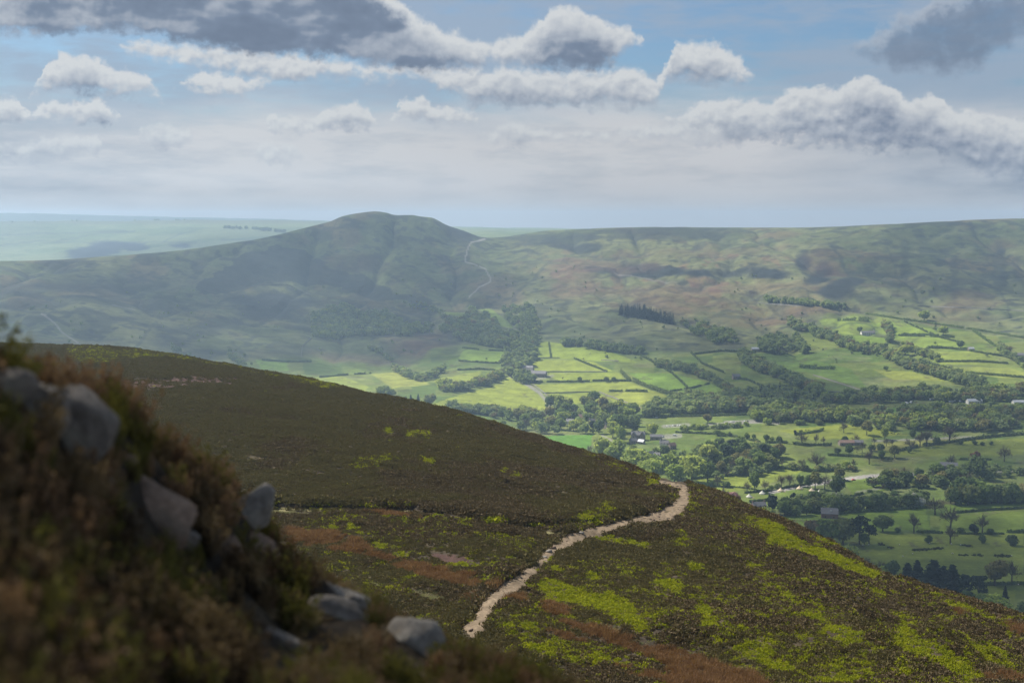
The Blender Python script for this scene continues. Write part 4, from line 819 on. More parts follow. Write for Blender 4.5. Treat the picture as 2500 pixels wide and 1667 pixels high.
 ('olive',1728,1032,22,'wide budding tree beside the railway car park',1), ('bright',1848,1028,22,'pale willow right of the station road',.9), ('paleshrub',1874,1036,15,'low pale willow by the station road end',1), ('mid',1900,1034,20,'rounded willow at the station road end',.7), ('bush',1952,1036,12,'long trimmed hedge bush left in the top pasture',1.6), ('bush',2000,1037,14,'round bush in the top pasture',1), ('bare',1994,1148,48,'great spreading bare tree on the hedge above the sunny pasture',.9), ('bareshrub',1958,1149,33,'wide bare thicket left of the great spreading bare tree',.9), ('bareshrub',1936,1145,22,'small bare thicket further left on the same hedge',.9),
 ('conifer',991,988,20,'left small conifer below the sunlit wood corner',.9), ('conifer',1003,990,24,'middle small conifer below the sunlit wood corner',.9), ('conifer',1021,990,26,'right small conifer below the sunlit wood corner',.9), ('mid',1050,992,30,'rounded tree right of the three small conifers',1.1), ('bush',935,960,18,'round bush at the moor edge left of the small conifers',1.2), ('bush',955,966,16,'second round bush at the moor edge',1.1),
 ('mid',1415,933,13,'small round tree on the thick hedge of the sunlit fields',.9), ('mid',1480,933,13,'left of two twin trees on the sunlit hedge',.9), ('mid',1498,933,13,'right of two twin trees on the sunlit hedge',.9), ('bare',1374,927,8,'tiny bare tree in a sunlit field',.8), ('mid',2163,905,11,'round tree alone on the green slope',1), ('deep',2345,850,16,'round dark tree by a small barn on the right slope',1.1), ('bright',2256,783,20,'pale tree on the upper wall of the right slope',1), ('bright',2303,818,17,'pale tree below the upper wall of the right slope',1), ('bright',2210,866,19,'bright tree in the right slope hedge',1.2), ('mid',2098,812,14,'tree beside the white farmhouse on the slope',1),
]
for k, u_, v_, h_, lb, w_ in HAND: tree(k, u_, v_, h_, lb, None, w_)
def inside(poly, n, mind=0):
    p = np.array(poly, float); out = []; tries = 0
    while len(out) < n and tries < n*400:
        tries += 1; q = p.min(0) + np.random.default_rng(tries*7+n).random(2)*(p.max(0)-p.min(0))
        if inpoly(np.array([q[0]]), np.array([q[1]]), poly)[0] and all(math.hypot(q[0]-a, (q[1]-b)*2.2) > mind for a, b in out): out.append(tuple(q))
    return sorted(out, key=lambda t: t[1])
FILL = [
 ([(1210,1008),(1300,1003),(1400,985),(1450,980),(1545,995),(1560,1040),(1440,1058),(1330,1058),(1230,1045)], 46, 13, 26, ['mid','mid','deep','bright','mid','olive','bare'], 'in the village wood left of the stone house'),
 ([(1700,1110),(1760,1095),(1850,1100),(1915,1108),(1905,1142),(1850,1160),(1765,1166),(1705,1152)], 28, 13, 36, ['deep','mid','pine','deep','bare','mid','olive'], 'in the dark wood right of the bright beeches'),
 ([(1900,1240),(2000,1230),(2110,1228),(2260,1222),(2260,1240),(2100,1248),(1905,1264)], 28, 13, 31, ['mid','deep','mid','bare','deep'], 'in the belt above the stone barn'),
 ([(2110,1185),(2300,1165),(2370,1182),(2360,1192),(2130,1192)], 18, 14, 33, ['mid','bare','deep','bare','olive'], 'in the belt along the lane right of the red car'),
 ([(2310,1226),(2500,1216),(2500,1228),(2330,1234)], 14, 13, 46, ['deep','mid','deep','olive'], 'in the tall dark belt above the lower right pasture'),
]
KW = {'mid':'green leafy tree', 'deep':'dark green leafy tree', 'bright':'bright green tree', 'olive':'budding yellowish tree', 'bare':'bare brown tree', 'pine':'dark pine'}
for poly, n, md, h_, ks, wh in FILL:
    for i, (u_, v_) in enumerate(inside(poly, n, md)):
        k = ks[i % len(ks)]; tree(k, u_, v_, h_*(.75+.45*random.random()), KW[k] + ' ' + wh, KW[k] + 's ' + wh, .8 + .25*random.random())
print('trees', n_tree[0])
# far-off woods that read as one mass each
def lowtree(seed, mat, kind='l'):
    if kind == 'c': return conical(seed, 10, 2.4, mat, 8)
    if kind == 'b': return twiggy(seed, 10, 4.2, 4, 5.6, mat, n1=7, n2=5, n3=5)
    return leafy(seed, 10, 4.3, 4.2, 5.0, mat, 9, 26, .85)
F_MID = leafmat('wood_green', [(.22,.285,.095), (.265,.32,.105), (.185,.245,.09), (.27,.29,.125)], .45); F_DEEP = leafmat('wood_deep', [(.16,.215,.09), (.195,.245,.095), (.17,.21,.10)], .42); F_BARE = leafmat('wood_twigs', [(.17,.135,.11), (.15,.125,.10), (.19,.145,.12)], .2, 1)
K_FAR = [lowtree(700, F_MID), lowtree(701, F_MID), lowtree(702, F_DEEP), lowtree(703, F_DEEP), lowtree(704, LM['olive']), lowtree(705, F_BARE, 'b'), lowtree(706, F_BARE, 'b'), lowtree(707, LM['dark'], 'c'), lowtree(708, LM['bright'])]
def bandpoly(pts, w):
    p = np.array(pts, float); return [tuple(q + [0, -w/2]) for q in p] + [tuple(q + [0, w/2]) for q in p[::-1]]
MIX = [0,1,2,3,0,4,5,2]
WOODS = [
 ([(1190,1012),(1300,1000),(1400,984),(1450,978),(1555,990),(1570,1040),(1440,1060),(1330,1060),(1230,1048)], 130, 11, [0,1,2,0,8,5,4], 'undergrowth and young trees of the village wood'),
 ([(1440,1092),(1560,1100),(1690,1108),(1700,1150),(1640,1160),(1560,1150),(1450,1120)], 45, 9, [0,1,8,2,5], 'young trees behind the bright beeches'),
 ([(1690,1108),(1760,1090),(1850,1096),(1920,1105),(1910,1145),(1850,1163),(1765,1170),(1705,1160)], 110, 11, [2,3,0,5,2,4], 'undergrowth of the dark wood right of the beeches'),
 ([(1895,1238),(2000,1228),(2110,1226),(2262,1218),(2262,1240),(2100,1248),(1900,1264)], 110, 10, [2,3,0,5,2], 'undergrowth of the belt above the stone barn'),
 ([(2105,1182),(2300,1160),(2375,1180),(2365,1192),(2125,1193)], 70, 9, [5,2,3,0,6], 'undergrowth of the belt along the lane'), ([(2305,1222),(2510,1212),(2510,1228),(2330,1234)], 50, 12, [2,3,0,2], 'undergrowth of the tall dark belt'),
 ([(2270,1150),(2330,1142),(2420,1150),(2500,1150),(2500,1160),(2400,1175),(2290,1165)], 40, 9, [2,5,3,0], 'thicket around the grey roofed barn'),
 ([(765,772),(836,745),(890,765),(948,765),(989,796),(1060,798),(1060,813),(989,823),(863,820),(819,834),(761,823)], 620, 11, [0,1,2,0,3,0,8], 'bushy wood on the lower slope under the rounded hill'),
 ([(1067,803),(1108,793),(1152,762),(1203,779),(1227,820),(1278,817),(1319,806),(1312,847),(1244,854),(1135,837)], 520, 12, MIX, 'wood filling the hollow at the foot of the hill track'),
 ([(1222,752),(1295,745),(1319,803),(1278,817),(1244,786)], 200, 11, [5,6,2,0,3], 'bare looking wood climbing from the hollow towards the pass'),
 ([(982,738),(1030,742),(1090,762),(1075,768),(1000,752)], 60, 6, MIX, 'strip of scrub above the bushy wood'), ([(1080,770),(1190,800),(1180,810),(1075,780)], 70, 7, MIX, 'scrub line running down to the wooded hollow'),
 ([(1246,850),(1312,854),(1299,895),(1231,922),(1222,905)], 170, 12, [5,2,0,6,3], 'wood running down from the hollow to the grey farm'), ([(1245,910),(1290,920),(1310,936),(1280,940),(1250,928)], 60, 10, [2,3,0,7], 'dark trees in front of the grey farm'),
 ([(1512,762),(1570,764),(1645,788),(1640,793),(1575,782),(1512,770)], 190, 15, [7], 'dark conifer plantation on the middle slope'), (bandpoly([(1372,842),(1440,848),(1500,858),(1570,866)], 7), 100, 13, [2,0,5,3], 'tree belt above the sunlit fields'),
 ([(1660,790),(1720,795),(1790,812),(1800,838),(1740,842),(1690,815)], 110, 11, MIX, 'wood at the top left of the shaded fields'), ([(1852,832),(1960,828),(1968,864),(1905,868),(1858,858)], 150, 14, [2,3,5], 'dark square wood beside the pale roofed barn'),
 (bandpoly([(1925,790),(1979,810),(2038,832),(2086,852),(2151,862),(2187,880),(2217,894),(2277,908),(2336,928),(2400,944)], 20), 330, 12, MIX, 'long wooded stream line descending the right slope'), (bandpoly([(2157,797),(2175,815),(2169,836)], 16), 40, 12, MIX, 'wood right of the white farmhouse'),
 (bandpoly([(2205,850),(2240,862),(2290,880)], 14), 50, 10, [8,0,2,4], 'leafy clump in the right slope fields'), (bandpoly([(1868,735),(1960,742),(2062,753)], 9), 110, 10, [0,2,1], 'tree belt under the moor on the right slope'), (bandpoly([(2440,855),(2480,880),(2500,900)], 12), 40, 10, MIX, 'trees by the right edge of the slope fields'),
 (bandpoly([(1806,872),(1845,897),(1895,912),(1928,930),(1967,947),(2000,960)], 20), 220, 13, MIX, 'wooded stream line left of the shaded fields'), (bandpoly([(1600,890),(1680,905),(1740,930),(1790,960)], 12), 120, 10, MIX, 'thicket between the sunlit and the shaded fields'),
 ([(1570,1000),(1640,985),(1700,975),(1790,965),(1830,980),(1830,1003),(1760,1012),(1660,1014),(1575,1020)], 300, 14, MIX, 'wood between the sunlit fields and the railway'), ([(1820,965),(1900,962),(1985,985),(1990,1004),(1900,1010),(1825,1004)], 200, 15, [2,3,7,5,0], 'dark wood right of the railway wood'),
 ([(2000,978),(2134,960),(2250,956),(2390,962),(2500,952),(2500,980),(2390,988),(2250,978),(2134,985),(2010,992)], 300, 12, [0,5,2,6,1,4,8,3], 'broad valley wood around the white caravans'), ([(1836,1012),(1900,1006),(2000,1004),(2062,1012),(2062,1030),(1900,1030),(1840,1028)], 200, 13, [8,0,0,1,4], 'pale willow thicket along the river'),
 ([(2068,1015),(2200,1005),(2350,1000),(2500,1000),(2500,1052),(2400,1054),(2250,1052),(2160,1052),(2070,1038)], 380, 12, [5,0,8,2,6,1,4,5], 'brown and green wood behind the middle pasture'), (bandpoly([(1095,1000),(1160,1006),(1230,1012)], 12), 90, 10, MIX, 'wood over the moor edge left of the village'),
 (bandpoly([(965,905),(1000,922),(1030,928),(1060,920),(1085,902)], 10), 80, 10, MIX, 'tree line around the rushy sunlit meadow'), (bandpoly([(1075,950),(1125,952),(1176,940),(1222,922)], 13), 120, 11, [5,0,2,8,4], 'leafy band above the big sunlit field'), (bandpoly([(900,850),(930,865),(960,885)], 8), 30, 8, MIX, 'hedge thicket by the red bracken field'),
 (bandpoly([(1660,1052),(1760,1044),(1830,1040)], 6), 60, 6, [0,8,2], 'scrub along the railway car parks'), (bandpoly([(1925,1146),(2000,1150),(2090,1148)], 5), 50, 6, MIX, 'scrubby boundary above the sunny pasture'), (bandpoly([(420,850),(460,880),(500,900)], 14), 40, 8, [2,3,5], 'gully scrub on the left slope'), (bandpoly([(560,868),(600,900)], 16), 40, 7, MIX, 'scrub beyond the moor crest'),
 (bandpoly([(545,558),(600,560),(660,564),(700,568)], 3), 60, 14, [2,3], 'far plantation on the pale plateau'),
]
for poly, n, h_, ks, lb in WOODS:
    q = np.array(inside(poly, n, 0)); P_ = [(hit(a, b)[0]) for a, b in q]; P_ = np.array([p[:] for p in P_ if p is not None]); m = len(P_)
    s = h_*1.05/10*(.5+.85*rng.random((m, 1))); sc = np.concatenate([s*(.9+.3*rng.random((m, 1)))]*2 + [s], 1)
    tag(scatter('woodland', P_, np.stack([np.zeros(m), np.zeros(m), rng.random(m)*6.28], -1), sc, np.array(ks)[rng.integers(0, len(ks), m)], K_FAR), lb, 'wood', kind='stuff')
# scattered bushes too many and too small to tell apart on the open slopes
sb = [(u, v) for u, v in zip(rng.random(900)*2500, 600 + rng.random(900)*300)]
P_ = []
for u, v in sb:
    if vnoise(u/90, v/40, 7) > .52 and v > np.interp(u, [0,900,1200,2500], [700,700,640,690]):
        p, _ = hit(u, v)
        if p is not None and p.y > 1500: P_.append(p[:])
P_ = np.array(P_); m = len(P_); s = (.3+.4*rng.random((m, 1)))
tag(scatter('scrub', P_, np.stack([np.zeros(m), np.zeros(m), rng.random(m)*6.28], -1), np.repeat(s, 3, 1), rng.choice([0,2,3,5], m), K_FAR), 'scattered small bushes dotting the far slopes', 'scrub', kind='stuff')
# plateau trees breaking the skyline
P_ = [hit(u, v)[0] for u, v in [(176,541),(188,541),(382,539),(388,539),(378,539),(430,539),(436,539),(450,539),(85,543),(30,544),(275,540),(300,540),(330,540)]]; P_ = np.array([p[:] for p in P_ if p is not None]); m = len(P_); s = np.full((m, 1), 1.1)
tag(scatter('skyline_trees', P_, np.zeros((m, 3)), np.repeat(s, 3, 1), rng.choice([2,3], m), K_FAR), 'tiny trees along the skyline of the pale plateau', 'trees', kind='stuff')

# ------------------------------------------------------------------ hedges and dry stone walls
M_WALL = plain('drystone', (.17,.16,.145), .95, .4, .9)
def draped(pts, step):
    out = []
    for (a, b), (c_, d_) in zip(pts[:-1], pts[1:]):
        n = max(2, int(math.hypot(c_-a, d_-b)/3))
        for i in range(n): out.append((a+(c_-a)*i/n, b+(d_-b)*i/n))
    out.append(pts[-1]); P = [hit(a, b)[0] for a, b in out]; P = np.array([p[:] for p in P if p is not None])
    L = np.concatenate([[0], np.cumsum(np.linalg.norm(np.diff(P[:, :2], axis=0), axis=1))]); n = max(2, int(L[-1]/step)); t = np.linspace(0, L[-1], n)
    X_ = np.interp(t, L, P[:, 0]); Y_ = np.interp(t, L, P[:, 1]); return np.array([(x, y, (ground(x, y) or Vector((0, 0, 0))).z) for x, y in zip(X_, Y_)])
def hedge(pts, h, w_, mat, label, gaps=0.0):
    Q = draped(pts, .8); g = np.random.default_rng(int(pts[0][0])); parts = []
    d = np.gradient(Q, axis=0); nrm = unit(np.stack([-d[:, 1], d[:, 0], 0*d[:, 0]], -1)); s = np.arange(len(Q))*.8
    hv = 1.2*h*(.55 + .9*fbm(s/9, s*0+3, 3, int(pts[0][1]))); hv = np.where(vnoise(s/14, s*0, int(pts[0][1])) < gaps, .15, hv)
    for k in range(9):
        z = g.random(len(Q))*hv; o_ = (g.random(len(Q))-.5)*w_*(1 - .4*z/np.maximum(hv, .1)); q = Q + nrm*o_[:, None] + np.stack([0*z, 0*z, z], -1) + g.normal(size=Q.shape)*.25
        parts.append(cards(q, nrm*np.sign(o_)[:, None] + [0, 0, .5] + g.normal(size=q.shape)*.5, np.minimum(.75, .25+hv*.25)*(.7+.6*g.random(len(Q))), 1.2, None, g))
    V, F = cat(parts); c0 = Q.mean(0); tag(put('hedge', mesh_data('hedge', V - c0, F, [mat]), loc=c0), label, 'hedge')
def wall(pts, h, label):
    Q = draped(pts, 3.0); d = np.gradient(Q, axis=0); nrm = unit(np.stack([-d[:, 1], d[:, 0], 0*d[:, 0]], -1)); n = len(Q); hv = h*(.9 + .25*vnoise(np.arange(n)*.7, np.arange(n)*0, 4))
    z = np.array([0, 0, 1.0]); V = np.concatenate([Q - nrm*.35 - z*.4, Q - nrm*.22 + z*hv[:, None], Q + nrm*.22 + z*hv[:, None], Q + nrm*.35 - z*.4])
    F = np.array([(a*n+i, a*n+i+1, (a+1)*n+i+1, (a+1)*n+i) for a in range(3) for i in range(n-1)])
    c0 = Q.mean(0); tag(put('stone_wall', mesh_data('stone_wall', V - c0, F, [M_WALL]), loc=c0), label, 'wall')
HD, HM = LM['deep'], LM['mid']
for pts, h, w_, m_, lb in [
 ([(1300,934),(1440,932)], 2.6, 2.4, HD, 'thick dark hedge across the sunlit fields right of the grey farm'), ([(1447,931),(1540,931)], 2.6, 2.4, HD, 'shorter dark hedge continuing right under the twin trees'), ([(1513,905),(1530,925),(1560,938),(1590,950),(1620,960),(1650,967),(1690,980)], 5, 4, HM, 'tall bushy hedge slanting down the right of the sunlit fields'),
 ([(1488,956),(1530,956),(1582,957)], 3, 2.5, HM, 'gappy row of hedge bushes in the sunlit fields'), ([(1635,956),(1690,948),(1732,937)], 2, 2, HD, 'thin hedge in the green field right of the bushy hedge'), ([(2113,767),(2200,780),(2277,791),(2380,806),(2500,826)], 3, 2.5, HM, 'long upper boundary hedge on the right slope'),
 ([(2202,817),(2291,819)], 2.4, 2.2, HD, 'short hedge under the upper boundary on the right slope'), ([(2265,850),(2320,852),(2363,856)], 3, 2.5, HD, 'hedge left of the round dark tree on the right slope'), ([(2288,884),(2380,883),(2460,888)], 2.6, 2.4, HD, 'level hedge low on the right slope'), ([(2357,911),(2430,917),(2500,923)], 2.8, 2.4, HD, 'lowest hedge of the right slope fields'),
 ([(2375,808),(2420,840),(2455,862),(2497,897)], 4, 3, HM, 'slanting hedge down the far right slope'), ([(2044,783),(2122,783)], 5, 4, HM, 'tree like hedge above the white farmhouse'), ([(1952,898),(2000,901),(2038,902)], 5, 4, HM, 'bushy row across the shaded fields'), ([(2130,1206-6),(2040,1222)], 2, 2, HD, 'hedge at the edge of the track field'),
 ([(2180,1104),(2246,1091),(2318,1081),(2400,1070),(2460,1064),(2500,1062)], 3.2, 2.6, HD, 'long hedge climbing right under the big bare trees'), ([(1900,1080),(1960,1088),(2030,1088)], 3, 2.5, HD, 'hedge under the bare trees of the upper pasture'), ([(1630,1018),(1740,1016),(1830,1013)], 2, 2.5, HD, 'dark hedge along the railway by the white van'), ([(1560,1020),(1630,1018)], 2.4, 2.6, HD, 'dark hedge left part along the railway'),
 ([(1690,1170),(1800,1160),(1870,1152),(1905,1142)], 2.2, 2.2, HD, 'hedge under the dark wood along the sunny pasture'), ([(1905,1143),(1990,1152),(2060,1150)], 2.6, 2.4, HD, 'hedge above the sunny pasture by the great bare tree'), ([(1735,1188),(1800,1190),(1850,1196)], 1.2, 1.6, HD, 'low hedge through the sunny pasture'), ([(1820,1204),(1870,1200),(1925,1190),(1990,1180)], 1.6, 2, HD, 'trimmed hedge along the lane above the tents'),
 ([(1800,1228),(1850,1226),(1880,1222)], 2.2, 2.2, HD, 'hedge of the tent field by the dark yew'), ([(2010,1258),(2120,1249),(2260,1240)], 2, 2.4, HD, 'dark undergrowth hedge along the belt right of the barn'), ([(2320,1254),(2400,1247),(2500,1241)], 2.0, 2.0, HD, 'dark straight hedge across the top of the lower right pasture'), ([(2240,1300),(2300,1302)], 1.6, 1.8, HD, 'short dark hedge left of the brown bare trees'),
 ([(2330,1303),(2400,1304),(2450,1304)], 1.2, 1.6, HD, 'low dark hedge under the slender bare tree'), ([(2460,1300),(2500,1301)], 2, 2, HD, 'short hedge cut by the right edge of the lower pasture'), ([(2400,1428),(2475,1427)], 1.8, 2, HD, 'dark hedge between the budding oak and the tall bare tree'), ([(2476,1426),(2510,1428)], 2.0, 2.2, HD, 'dark hedge right of the tall bare tree'), ([(2410,1148),(2500,1148)], 1.8, 2, HD, 'hedge along the right end of the lane'),
 ([(1940,1062),(1990,1056),(2010,1050)], 2.6, 2.6, HM, 'scrubby hedge round the green knoll'), ([(2296,1122),(2420,1123)], 1.6, 1.8, HD, 'dark hedge across the long sheep pasture'), ([(2010,1002-26),(2120,985-10)], 3, 3, HD, 'dark hedge in front of the valley wood')]: hedge(pts, h, w_, m_, lb, .12)
for pts, h, lb in [([(1557,865),(1600,888),(1641,912),(1690,958)], 3, 'hedge parting the sunlit fields from the shaded fields'), ([(1696,865),(1760,858),(1845,862)], 3, 'hedge along the top of the shaded fields'), ([(1687,862),(1715,889),(1771,912)], 3, 'slanting hedge inside the shaded fields'), ([(1790,924),(1827,929),(1882,954)], 2.6, 'low hedge beside the small grey house'),
 ([(2190,820),(2262,822),(2330,825)], 2.4, 'hedge across the bright fields under the upper boundary'), ([(2273,847),(2366,857),(2450,871),(2500,885)], 2.6, 'long hedge through the lower bright fields of the right slope'), ([(2208,786),(2292,824),(2348,838)], 2.6, 'diagonal hedge dividing the bright fields of the right slope'), ([(1650,1056),(1771,1062),(1864,1082),(1905,1082)], 2.0, 'hedge through the rushy field bushes'),
 ([(2022,1112),(2100,1116),(2180,1122)], 2.2, 'hedge under the spreading oak'), ([(1130,850),(1180,856),(1238,858)], 2.6, 'hedge along the top of the meadow left of the grey farm'), ([(1120,882),(1180,886),(1230,888)], 2.4, 'hedge along the foot of the meadow left of the grey farm'), ([(1340,838),(1345,874)], 2.2, 'short hedge climbing at the top sunlit field'), ([(1402,876),(1440,892),(1482,908)], 2.4, 'hedge cutting the wide sunlit field'),
 ([(1100,905),(1170,902),(1215,905)], 2.4, 'hedge above the big sunlit field'), ([(640,880),(705,884),(760,884)], 2.4, 'hedge in the meadows beyond the moor crest'), ([(780,922),(860,915),(905,912)], 2.4, 'hedge under the red bracken beyond the moor crest')]: hedge(pts, h, 2.4, HD, lb, .2)
for pts, h, lb in [
 ([(1303,874),(1366,874)], 1.5, 'thin wall across the top sunlit field'), ([(1468,879),(1510,882)], 1.5, 'short wall at the right of the top sunlit field'), ([(1333,908),(1400,908),(1482,908)], 1.5, 'wall behind the grey farm across the sunlit fields'), ([(1325,960),(1380,959),(1448,957)], 1.5, 'level wall across the lower sunlit fields'), ([(1462,957),(1510,976),(1567,998)], 1.5, 'wall slanting down the lower sunlit fields'),
 ([(1300,938),(1325,956),(1340,972),(1357,999)], 1.4, 'wall beside the farm lane'), ([(1985,916),(2068,942),(2119,959)], 1.6, 'diagonal wall on the shaded slope'), ([(2023,957),(2119,960)], 1.6, 'level wall at the foot of the shaded slope'), ([(735,872),(738,846),(760,825)], 1.8, 'wall climbing to the bushy wood on the left slope'), ([(930,822),(1000,820),(1060,815)], 1.6, 'wall under the bushy wood'),
 ([(2240,748),(2380,753),(2500,760)], 1.8, 'faint wall high on the right slope'), ([(1845,740),(1960,748)], 1.6, 'wall under the moor left of the tree belt'), ([(600,706),(640,695),(700,695),(760,722)], 1.8, 'curving wall over the knoll on the left slope')]: wall(pts, h, lb)

# ------------------------------------------------------------------ buildings, tents, vehicles, sheep
M_STONE = plain('house_stone', (.24,.20,.165), .9, .3, 1.5); M_SLATE = plain('slate_roof', (.15,.145,.15), .6, .25, 2, .4); M_TERRA = plain('tile_roof', (.24,.155,.12), .85, .25, 2); M_RENDER = plain('white_render', (.62,.60,.56), .85, .1, 1)
M_GLASSD = plain('window_dark', (.03,.035,.04), .15, .2, 2, .6); M_DOOR = plain('door_paint', (.10,.12,.10), .5); M_SHEET = plain('roof_sheet', (.38,.40,.42), .5, .15, 1, .4); M_BRICKR = plain('red_stone', (.20,.11,.09), .9, .3, 1.5); M_LIGHTR = plain('rooflight', (.6,.62,.64), .2, .05, 1, .6)
def gable(m, L, D, H, Hr, ov=.35, th=.22, mi=0):
    for s in (1, -1):
        a, b = (s*(D/2+ov), H - ov*(Hr/(D/2))), (0, H+Hr)
        V = []
        for x in (-L/2-ov, L/2+ov): V += [(x, a[0], a[1]), (x, b[0], b[1]), (x, b[0], b[1]+th), (x, a[0], a[1]+th)]
        m.add(V, [(0,1,2,3),(7,6,5,4),(0,4,5,1),(1,5,6,2),(2,6,7,3),(3,7,4,0)] if s > 0 else [(3,2,1,0),(4,5,6,7),(1,5,4,0),(2,6,5,1),(3,7,6,2),(0,4,7,3)], mi)
    return m
def house(name, u, v, L, D, H, Hr, rz, wm, rm, label, cat_='house', chim=1, wins=3, storeys=2, wing=None, lights=0, rr=True):
    p, _ = hit(u, v); r = bpy.data.objects.new(name, None); COL.objects.link(r); r.location = p; r.rotation_euler = (0, 0, rz); tag(r, label, cat_)
    m = MB(); m.box(-L/2, -D/2, -1.5, L/2, D/2, H)
    for s in (-1, 1): m.add([(s*L/2, -D/2, H), (s*L/2, D/2, H), (s*L/2, 0, H+Hr)], [(0,1,2) if s > 0 else (2,1,0)])
    if wing:
        for x, wl, wd in wing:
            m.box(x-wl/2, -D/2-wd, -1.5, x+wl/2, -D/2+.01, H); m.add([(x-wl/2, -D/2-wd, H), (x+wl/2, -D/2-wd, H), (x, -D/2-wd, H+Hr*.95)], [(0,1,2)])
    put('wall', m.data('wall', [wm]), r); rf = gable(MB(), L, D, H, Hr)
    if wing:
        for x, wl, wd in wing:
            g2 = gable(MB(), wd + D/2, wl, H, Hr*.95); V2 = [(b + x, -a - D/4 - wd/2, c_) for a, b, c_ in g2.v]; rf.add(V2, g2.f)
    ro = put('roof', rf.data('roof', [rm]), r)
    for k in range(chim):
        x = (-L/2+.6) if k == 0 else (L/2-.6 if k == 1 else 0); put('chimney', MB().box(x-.45, -.4, H+Hr-.8, x+.45, .4, H+Hr+1.3).box(x-.2, -.2, H+Hr+1.3, x+.2, .2, H+Hr+1.7).data('chimney', [wm]), ro)
    def win(x, y, z, w_, h_, nm='window', mt=M_GLASSD): put(nm, MB().box(x-w_/2, y-.06, z, x+w_/2, y+.05, z+h_).data(nm, [mt]), r)
    ww = [q[0] for q in wing] if wing else []
    for s_ in range(storeys):
        for k in range(wins):
            x = -L/2 + L*(k+.5)/wins; y = -D/2
            for q in (wing or []):
                if abs(x-q[0]) < q[1]/2 + .4: y = -D/2 - q[2]; x = q[0]
            win(x, y, 1.0 + 2.7*s_, 1.1, 1.3)
    win(L/2*.15, -D/2, 0, 1.1, 2.0, 'door', M_DOOR)
    for k in range(lights):
        x = L*.25*(k+.3) ; put('rooflight', MB().box(x-.9, -D*.30, H+Hr*.40+.25, x+.9, -D*.22, H+Hr*.56+.3).data('rooflight', [M_LIGHTR]), ro)
    return r
house('stone_house', 1558, 1073, 17, 8, 6.5, 4.2, R(-14), M_STONE, M_SLATE, 'large grey stone house with twin front gables in the village', chim=3, wins=4, wing=[(-5, 5.5, 3.2), (5.4, 5.0, 2.6)])
house('cottage', 1546, 1081, 9, 6, 3, 2.6, R(20), M_STONE, M_SLATE, 'low slate roofed cottage in front of the large stone house', chim=1, storeys=1)
house('cottage', 1566, 1083, 8, 5, 3, 2.4, R(-40), M_STONE, M_SHEET, 'small pale roofed outhouse in front of the large stone house', chim=0, storeys=1, wins=2)
house('long_barn', 1602, 1073, 15, 7, 4.2, 2.6, R(-6), M_STONE, M_SLATE, 'long low stone barn right of the large stone house', 'barn', chim=0, storeys=1, wins=3)
house('white_cottage', 1586, 1117, 11, 7, 4, 3.4, R(35), M_RENDER, M_SLATE, 'white gabled cottage among trees above the beech row', chim=1)
house('white_cottage', 1602, 1117, 9, 6, 3.5, 2.8, R(-20), M_RENDER, M_SLATE, 'smaller white cottage right of the white gabled cottage', chim=1)
house('stone_barn', 2025, 1263, 15, 9, 4.5, 4.4, R(-12), M_BRICKR, M_SLATE, 'brown stone field barn with a rooflight under the belt', 'barn', chim=0, storeys=1, wins=2, lights=1)
house('red_cottage', 1852, 1244, 13, 7, 4.5, 3, R(14), M_BRICKR, M_SLATE, 'dark red cottage beside the tall yew behind the hillside', chim=2)
house('cottage', 1880, 1274, 9, 6, 3.5, 3, R(-25), M_STONE, M_SLATE, 'stone cottage roof peeking over the hillside edge', chim=1)
house('farmhouse', 2118, 818, 26, 9, 5, 3, R(6), M_RENDER, M_SLATE, 'long white farmhouse high on the right slope', chim=2, wins=6)
house('field_barn', 1846, 858, 17, 9, 5, 2.6, R(4), M_STONE, M_SHEET, 'barn with a pale sheet roof by the dark square wood', 'barn', chim=0, storeys=1, wins=2)
house('farm_barn', 1312, 918, 30, 16, 5, 4, R(-12), M_STONE, M_SLATE, 'big grey barn of the farm above the lane', 'barn', chim=0, storeys=1, wins=4)
house('farm_barn', 1284, 912, 22, 12, 4.5, 3.5, R(8), M_STONE, M_SLATE, 'middle grey barn of the farm left of the big barn', 'barn', chim=0, storeys=1)
house('farmhouse', 1290, 905, 18, 9, 5.5, 3.5, R(-20), M_STONE, M_SLATE, 'grey farmhouse behind the two farm barns', chim=2)
house('tiled_barn', 2066, 1086, 18, 9, 3.5, 2.6, R(3), M_STONE, M_TERRA, 'barn with terracotta roof between the pasture bushes', 'barn', chim=0, storeys=1)
house('tiled_barn', 2094, 1085, 13, 7, 3.2, 2.4, R(-10), M_STONE, M_SLATE, 'grey roofed shed joined to the terracotta barn', 'barn', chim=0, storeys=1)
house('grey_barn', 2316, 1145, 18, 10, 4.5, 3.2, R(-14), M_STONE, M_SLATE, 'grey roofed barn among the trees left of the van', 'barn', chim=0, storeys=1)
house('house', 1420, 1027, 18, 9, 5, 4, R(8), M_STONE, M_TERRA, 'wide pinkish roofed house in the village wood', chim=2, wins=4)
house('house', 1803, 998, 12, 8, 5.5, 4, R(-20), M_RENDER, M_SLATE, 'pale house among dark trees above the railway', chim=2)
house('house', 1797, 925, 12, 7, 5, 3, R(10), M_STONE, M_SLATE, 'small grey house in the shaded tree line', chim=1)
house('house', 2378, 984, 20, 9, 3.5, 2.6, R(5), M_RENDER, M_SHEET, 'long low white building in the valley wood', chim=0, storeys=1, wins=5)
house('house', 2492, 986, 22, 8, 3.2, 2, R(2), M_RENDER, M_SHEET, 'low white building at the right edge of the valley wood', chim=0, storeys=1, wins=5)
house('field_barn', 2370, 856, 10, 7, 3.5, 2.4, R(12), M_STONE, M_SHEET, 'small barn beside the round dark tree on the slope', 'barn', chim=0, storeys=1, wins=2)
house('field_barn', 2488, 872, 14, 8, 4, 3, R(-10), M_STONE, M_SLATE, 'grey barn at the right edge of the slope fields', 'barn', chim=0, storeys=1, wins=2)
